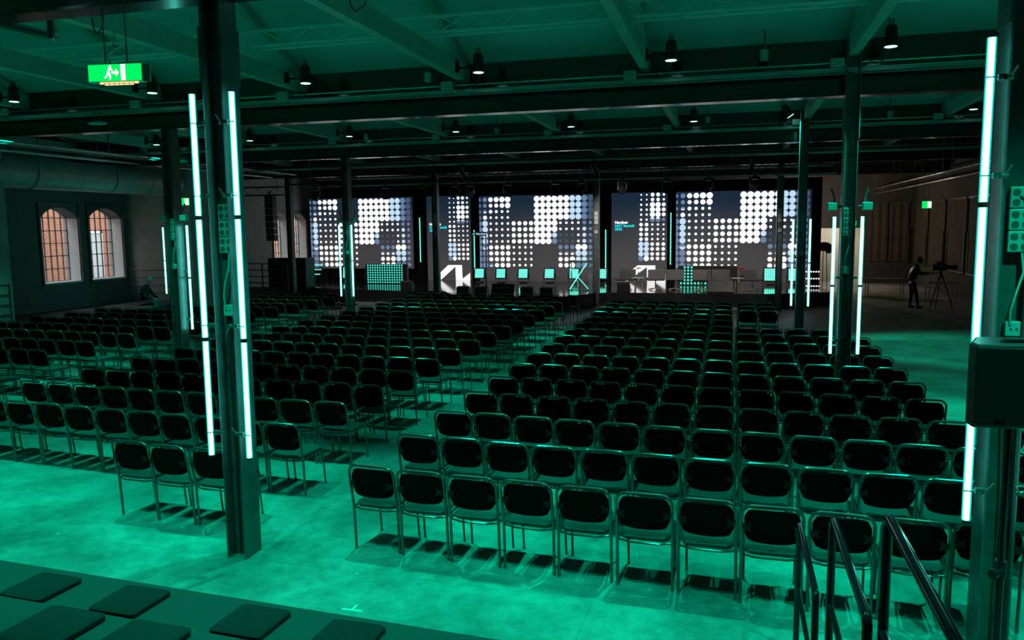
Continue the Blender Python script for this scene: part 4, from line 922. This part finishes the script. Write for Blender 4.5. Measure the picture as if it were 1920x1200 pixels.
# ================================================================ BLINDS ALONG THE SIDE WALL
for i, (ya, yb) in enumerate(((30.2, 33.6), (34.0, 36.6), (37.2, 39.8), (40.2, 42.6))):
    t = thing('roller_blind', 'brown blind in a thin pale frame on the side wall, %s from the loudspeaker end' % ORD[i], 'blind', (XR - .02, ya, 1.1), group='brown blinds on the side wall'); L = yb - ya
    m = MB(); n = 24; vs = []; fs = []
    for q in range(n + 1): yy = L * q / n; vs += [(-.03 - .025 * sin(q * .9), yy, 0), (-.03 - .025 * sin(q * .9 + .5), yy, 2.75)]
    for q in range(n): fs.append((2 * q, 2 * q + 1, 2 * q + 3, 2 * q + 2))
    m.add(vs, fs); part('fabric', m, MT['blind'], t, True)
    m = MB(); m.box(-.09, -.05, .03, .06, -.04, 1.5); m.box(-.09, -.05, L - .05, L - .02, -.04, 1.5); m.box(-.09, -.05, 0, L, -.08, -.04); m.box(-.1, -.02, -.05, L + .05, 2.72, 2.80); part('frame', m, MT['pipe'], t)
for i, (a, b) in enumerate(((6.5, 7.35), (7.45, 8.3))):
    t = thing('roller_blind', 'brown blind on the far wall, %s the lit opening' % ('next to' if i == 0 else 'one away from'), 'blind', (a, YE - .015, 1.1), group='brown blinds on the far wall')
    m = MB(); vs = []; fs = []; n = 12; L = b - a
    for q in range(n + 1): vs += [(L * q / n, -.03 - .02 * sin(q * 1.3), 0), (L * q / n, -.03 - .02 * sin(q * 1.3 + .4), 2.8)]
    for q in range(n): fs.append((2 * q, 2 * q + 2, 2 * q + 3, 2 * q + 1))
    m.add(vs, fs); part('fabric', m, MT['blind'], t, True); m = MB(); m.box(L - .03, L, -.08, -.05, -.02, 1.6); m.box(0, L, -.07, -.02, 2.78, 2.84); part('frame', m, MT['pipe'], t)
t = thing('hose_cabinet', 'red wall box just inside the lit opening', 'cabinet', (4.28, YE + 2.16, 1.75)); m = MB(); m.box(-.18, .18, -.12, .03, -.35, .35); part('body', m, MT['redpaint'], t, bevel=.01); m = MB(); m.cyl((.12, -.14, 0), (.12, -.12, 0), .03, n=10); part('handle', m, MT['sill'], t)
# tables along the side wall
for i, (x, y, w, lb) in enumerate(((6.0, 35.2, 1.4, 'dark draped table below the brown blinds behind the camera operator'), (7.6, 33.2, 1.0, 'dark table behind the tripod camera'))):
    t = thing('table', lb, 'table', (x, y, 0)); m = MB(); m.box(-w / 2, w / 2, -.35, .35, .72, .75); part('top', m, MT['grey'], t)
    for sx in (-1, 1):
        for sy in (-1, 1): m = MB(); m.cyl((sx * (w / 2 - .05), sy * .3, 0), (sx * (w / 2 - .05), sy * .3, .72), .018, n=8); part('leg', m, MT['pipe'], t)
t = thing('coat_stand', 'dark garment hanging on a thin stand at the edge of the lit opening', 'stand', (3.95, 38.0, 0)); m = MB()
for x in (-.2, 0, .2): m.cyl((x, 0, 0), (x * .6, 0, 1.9), .016, n=6)
m.box(-.3, .3, -.2, .2, 0, .03); part('legs', m, MT['black'], t); m = MB(); m.sph((0, 0, 1.95), .3, 12, (1.2, .6, .7)); m.sph((.22, 0, 1.8), .16, 10); part('garment', m, MT['black'], t, True)

# ================================================================ PEOPLE
def skin_body(name, nodes, edges, mat, parent, root=0, sub=2):
    """nodes: list of (x, y, z, r)"""
    me = bpy.data.meshes.new(name); me.from_pydata([n_[:3] for n_ in nodes], edges, []); o = bpy.data.objects.new(name, me); COL.objects.link(o); o.parent = parent; me.materials.append(mat)
    sk = o.modifiers.new('skin', 'SKIN'); sk.use_smooth_shade = True
    if not me.skin_vertices: me.attributes
    bpy.context.view_layer.objects.active = o
    sv = me.skin_vertices[0].data if me.skin_vertices else None
    if sv:
        for i, n_ in enumerate(nodes): sv[i].radius = (n_[3], n_[3]) if len(n_) == 4 else (n_[3], n_[4])
        sv[root].use_root = True
    ss = o.modifiers.new('smooth', 'SUBSURF'); ss.levels = sub; ss.render_levels = sub
    return o
def hand(parent, w, d, curl=(0, 0, -1)):
    """five tapering fingers and a palm from wrist point w along direction d"""
    w = Vector(w); d = Vector(d).normalized(); s = d.cross(Vector(curl)).normalized(); c = Vector(curl); nodes = [(*w, .028), (*(w + d * .045), .034), (*(w + d * .085), .034)]; edges = [(0, 1), (1, 2)]
    for k, (off, ln) in enumerate(((-.030, .060), (-.010, .072), (.012, .068), (.032, .052))):
        b = w + d * .085 + s * off; i = len(nodes); nodes += [(*(b + d * ln * .45 + c * .006), .009), (*(b + d * ln * .8 + c * .022), .008), (*(b + d * ln * .95 + c * .042), .007)]; edges += [(2, i), (i, i + 1), (i + 1, i + 2)]
    i = len(nodes); nodes += [(*(w + d * .03 - s * .04), .011), (*(w + d * .065 - s * .058 + c * .01), .009)]; edges += [(1, i), (i, i + 1)]
    return skin_body('hand', nodes, edges, MT['skin'], parent, 0, 1)
def head(parent, c, fwd, hat=None):
    """egg-shaped head with nose, ears, eyes; fwd is the facing direction in the XY plane"""
    c = Vector(c); a = atan2(fwd[1], fwd[0]) - pi / 2; T = Matrix.Translation(c) @ Matrix.Rotation(a, 4, 'Z')
    m = MB(); m.T = T; n = 16; rows_ = 12; vs = []; fs = []
    for j in range(rows_ + 1):
        ph = pi * j / rows_; z = .118 * cos(ph); rr = sin(ph); jaw = 1 - .28 * max(0, -z / .118)
        for i in range(n):
            t_ = 2 * pi * i / n; x = .076 * rr * cos(t_) * jaw; y = (.096 * rr * sin(t_)) + (.012 * max(0, -z / .118) if sin(t_) > 0 else 0)
            vs.append((x, y, z))
    for j in range(rows_):
        for i in range(n): fs.append((j * n + i, (j + 1) * n + i, (j + 1) * n + (i + 1) % n, j * n + (i + 1) % n))
    m.add(vs, fs)
    m.add([(-.016, .088, -.03), (.016, .088, -.03), (0, .120, -.028), (0, .092, .015)], [(0, 1, 2), (0, 2, 3), (1, 3, 2), (0, 3, 1)])
    for s in (-1, 1): m.sph((s * .078, -.005, -.01), .024, 8, (.35, .7, 1.1))
    m.sph((0, .093, -.058), .018, 8, (1.2, .4, .35)); h = part('head', m, MT['skin'], parent, True)
    e = MB(); e.T = T
    for s in (-1, 1): e.sph((s * .030, .088, .012), .010, 8)
    part('eyes', e, MT['black'], h)
    return T
def person(label, x, y, z, rz, pose, top, legs_mat, group=None):
    return thing('person', label, 'person', (x, y, z), rz)
# seated person, side on, facing +X (toward the centre), leaning forward with forearms on the thighs
t = person('person in a pale beanie and dark jacket sitting hunched by the railing', -18.62, 22.6, .55, 0.18, None, None, None)
N_ = [(0, 0, .12, .13, .15), (-.02, 0, .30, .13, .16), (.03, 0, .50, .14, .18), (.10, 0, .62, .09, .12), (.15, 0, .70, .055), (.04, .19, .57, .065), (.14, .25, .33, .055), (.36, .17, .22, .042), (.04, -.19, .57, .065), (.14, -.25, .33, .055), (.36, -.17, .22, .042)]
skin_body('jacket', N_, [(0, 1), (1, 2), (2, 3), (3, 4), (2, 5), (5, 6), (6, 7), (2, 8), (8, 9), (9, 10)], MT['jacket'], t)
N_ = [(0, 0, .09, .12), (.12, .10, .09, .10), (.44, .13, .13, .075), (.42, .13, -.12, .055), (.40, .13, -.46, .042), (.12, -.10, .09, .10), (.44, -.13, .13, .075), (.42, -.13, -.12, .055), (.40, -.13, -.46, .042)]
skin_body('trousers', N_, [(0, 1), (1, 2), (2, 3), (3, 4), (0, 5), (5, 6), (6, 7), (7, 8)], MT['jeans'], t)
m = MB()
for sy in (-.13, .13): m.sph((.46, sy, -.505), .05, 10, (2.4, .9, .85))
part('shoes', m, MT['black'], t, True)
hand(t, (.38, .15, .21), (1, -.3, -.15)); hand(t, (.38, -.15, .21), (1, .3, -.15))
T = head(t, (.20, 0, .83), (1, 0)); m = MB(); m.T = T
m.sph((0, -.012, .035), .112, 14, (.84, .98, 1.0)); part('beanie', m, MT['beanie'], t, True)
m = MB(); m.cyl((0, 0, .0), (0, 0, .02), .1, n=6)
s_ = thing('bench', 'low dark box the person in the beanie sits on', 'bench', (-18.62, 22.6, 0), .18); m = MB(); m.box(-.24, .24, -.3, .3, .04, .55); part('body', m, MT['black'], s_, bevel=.02); m = MB(); [m.box(a, a + .06, b, b + .06, 0, .04) for a in (-.2, .14) for b in (-.26, .2)]; part('foot', m, MT['black'], s_)
# microphone or lamp arm next to the seated person
t = thing('lamp_stand', 'thin stand with a small round lamp beside the seated person', 'stand', (-17.75, 23.1, .0)); m = MB(); m.cyl((0, 0, 0), (0, 0, 1.2), .014); m.cyl((0, 0, 0), (0, 0, .02), .16, n=14); part('pole', m, MT['steel'], t, True)
m = MB(); m.tube([(0, 0, 1.2), (-.12, 0, 1.4), (-.2, 0, 1.78)], .012, 6); part('arm', m, MT['steel'], t, True); m = MB(); m.sph((-.2, 0, 1.84), .09, 12, (1, 1, .8)); part('head', m, MT['beanie'], t, True)
# standing camera operator in dark clothes, side on, facing +X
t = person('camera operator in dark clothes standing bent toward the tripod camera by the blinds', 6.15, 30.8, 0, .1, None, None, None)
N_ = [(0, 0, .95, .13, .15), (-.02, 0, 1.12, .13, .16), (.05, 0, 1.36, .13, .19), (.12, 0, 1.47, .08, .1), (.17, 0, 1.54, .05), (.06, .2, 1.41, .06), (.20, .26, 1.18, .05), (.48, .16, 1.24, .038), (.06, -.2, 1.41, .06), (.20, -.26, 1.18, .05), (.48, -.16, 1.24, .038)]
skin_body('jacket', N_, [(0, 1), (1, 2), (2, 3), (3, 4), (2, 5), (5, 6), (6, 7), (2, 8), (8, 9), (9, 10)], MT['black'], t)
N_ = [(0, 0, .94, .12), (.0, .10, .86, .095), (.02, .13, .48, .068), (-.02, .14, .08, .045), (.0, -.10, .86, .095), (.10, -.13, .49, .068), (.16, -.14, .08, .045)]
skin_body('trousers', N_, [(0, 1), (1, 2), (2, 3), (0, 4), (4, 5), (5, 6)], MT['black'], t)
m = MB(); m.sph((.03, .14, .045), .05, 10, (2.5, .9, .9)); m.sph((.21, -.14, .045), .05, 10, (2.5, .9, .9)); part('shoes', m, MT['black'], t, True)
hand(t, (.49, .16, 1.24), (1, -.2, .1)); hand(t, (.49, -.16, 1.24), (1, .2, .1))
T = head(t, (.22, 0, 1.66), (1, 0)); m = MB(); m.T = T; m.sph((0, -.02, .03), .108, 12, (.85, 1, 1)); part('hair', m, MT['black'], t, True)
t = thing('camera_tripod', 'tall tripod under the video camera by the blinds', 'tripod', (7.05, 30.9, 0))
for a in range(3): m = MB(); an = a * 2.094; m.cyl((.05 * cos(an), .05 * sin(an), 1.15), (.42 * cos(an), .42 * sin(an), 0), .02, n=8); part('leg', m, MT['black'], t)
m = MB(); m.cyl((0, 0, 1.05), (0, 0, 1.3), .05, n=12); m.cyl((0, 0, 1.25), (-.45, -.08, 1.15), .012); part('fluid_head', m, MT['black'], t)
t = thing('video_camera', 'large video camera on the tripod in front of the operator', 'camera', (7.05, 30.9, 1.31))
m = MB(); m.box(-.28, .18, -.08, .08, 0, .22); part('body', m, MT['black'], t, bevel=.015); m = MB(); m.cyl((.18, 0, .11), (.5, 0, .11), .07, .085, n=16); part('lens', m, MT['blackgloss'], t, True)
m = MB(); m.box(-.2, -.02, -.22, -.1, .16, .3); part('viewfinder', m, MT['black'], t); m = MB(); m.tube([(-.2, 0, .22), (-.2, 0, .32), (.12, 0, .32), (.12, 0, .22)], .014, 6); part('handle', m, MT['black'], t)
# two spare chairs stand, cables on the floor near the stage corner
t = MB(); t.tube([(-2.62, 5.30, .004), (-2.5, 5.32, .004), (-2.42, 5.28, .004), (-2.36, 5.31, .004)], .006, 5); tag(part('cable_tie', t, MT['cabledark']), 'short dark scrap of cable on the open floor in front of the bleachers', 'cable')

# white profile spotlights on the long pipe, aimed at the stage
for i, (x, tx, wt) in enumerate(((-13.0, -14.0, 260), (-8.6, -8.5, 330), (-4.2, -3.2, 330), (.6, -.6, 300))):
    t = thing('profile_spotlight', 'black profile spotlight on the long pipe aimed at the stage, %s from the window side' % ORD[i], 'spotlight', (x, 25.8, 5.02), group='profile spotlights aimed at the stage')
    d = Vector((tx - x, 32.0 - 25.8, 1.0 - 4.8)); q = d.to_track_quat('-Z', 'Y'); T = Matrix.Translation((0, 0, -.22)) @ q.to_matrix().to_4x4()
    m = MB(); m.T = T; m.cyl((0, 0, .25), (0, 0, -.1), .09, .075, n=14); m.cyl((0, 0, -.1), (0, 0, -.28), .075, .085, n=14); h = part('housing', m, MT['black'], t, True)
    l = MB(); l.T = T; l.cyl((0, 0, -.275), (0, 0, -.283), .07, n=14); part('lens', l, MT['lampwarm'], h)
    m = MB(); m.box(-.02, .02, -.02, .02, -.1, .02); m.box(-.11, .11, -.015, .015, -.12, -.1); m.box(-.11, -.095, -.015, .015, -.26, -.1); m.box(.095, .11, -.015, .015, -.26, -.1); part('yoke', m, MT['black'], t)
    ld = bpy.data.lights.new('profile_beam', 'SPOT'); ld.energy = wt * 1.6; ld.color = (1.0, .93, .84); ld.spot_size = radians(58); ld.spot_blend = .6; ld.shadow_soft_size = .05
    lo = bpy.data.objects.new('profile_beam', ld); COL.objects.link(lo); lo.parent = t; lo.location = Vector((0, 0, -.22)) + d.normalized() * .32; lo.rotation_euler = q.to_euler()

# added warm fill lamp, unseen behind the drape, to brighten the far blinds and floor
t = thing('added_fill_lamp', 'added warm fill lamp on a stand, unseen behind the drape', 'lamp', (2.4, 40.2, 0))
m = MB(); m.cyl((0, 0, 0), (0, 0, 3.3), .02, n=8); m.cyl((0, 0, 0), (0, 0, .02), .25, n=14); part('stand', m, MT['black'], t)
m = MB(); m.box(-.15, .15, -.06, .06, 3.3, 3.5); h = part('housing', m, MT['black'], t); m = MB(); m.box(.151, .16, -.05, .05, 3.32, 3.48); part('lens', m, MT['lampwarm'], h)
ld = bpy.data.lights.new('added_fill_glow', 'POINT'); ld.energy = 240; ld.color = (1.0, .80, .58); ld.shadow_soft_size = .08
lo = bpy.data.objects.new('added_fill_glow', ld); COL.objects.link(lo); lo.parent = t; lo.location = (.3, 0, 3.4)

# tape mark on the floor
m = MB(); m.box(-2.92, -2.75, 5.545, 5.57, 0, .002); m.box(-2.845, -2.825, 5.57, 5.65, 0, .002); tag(part('tape_mark', m, MT['sill']), 'small white T-shaped tape mark on the open floor', 'tape')
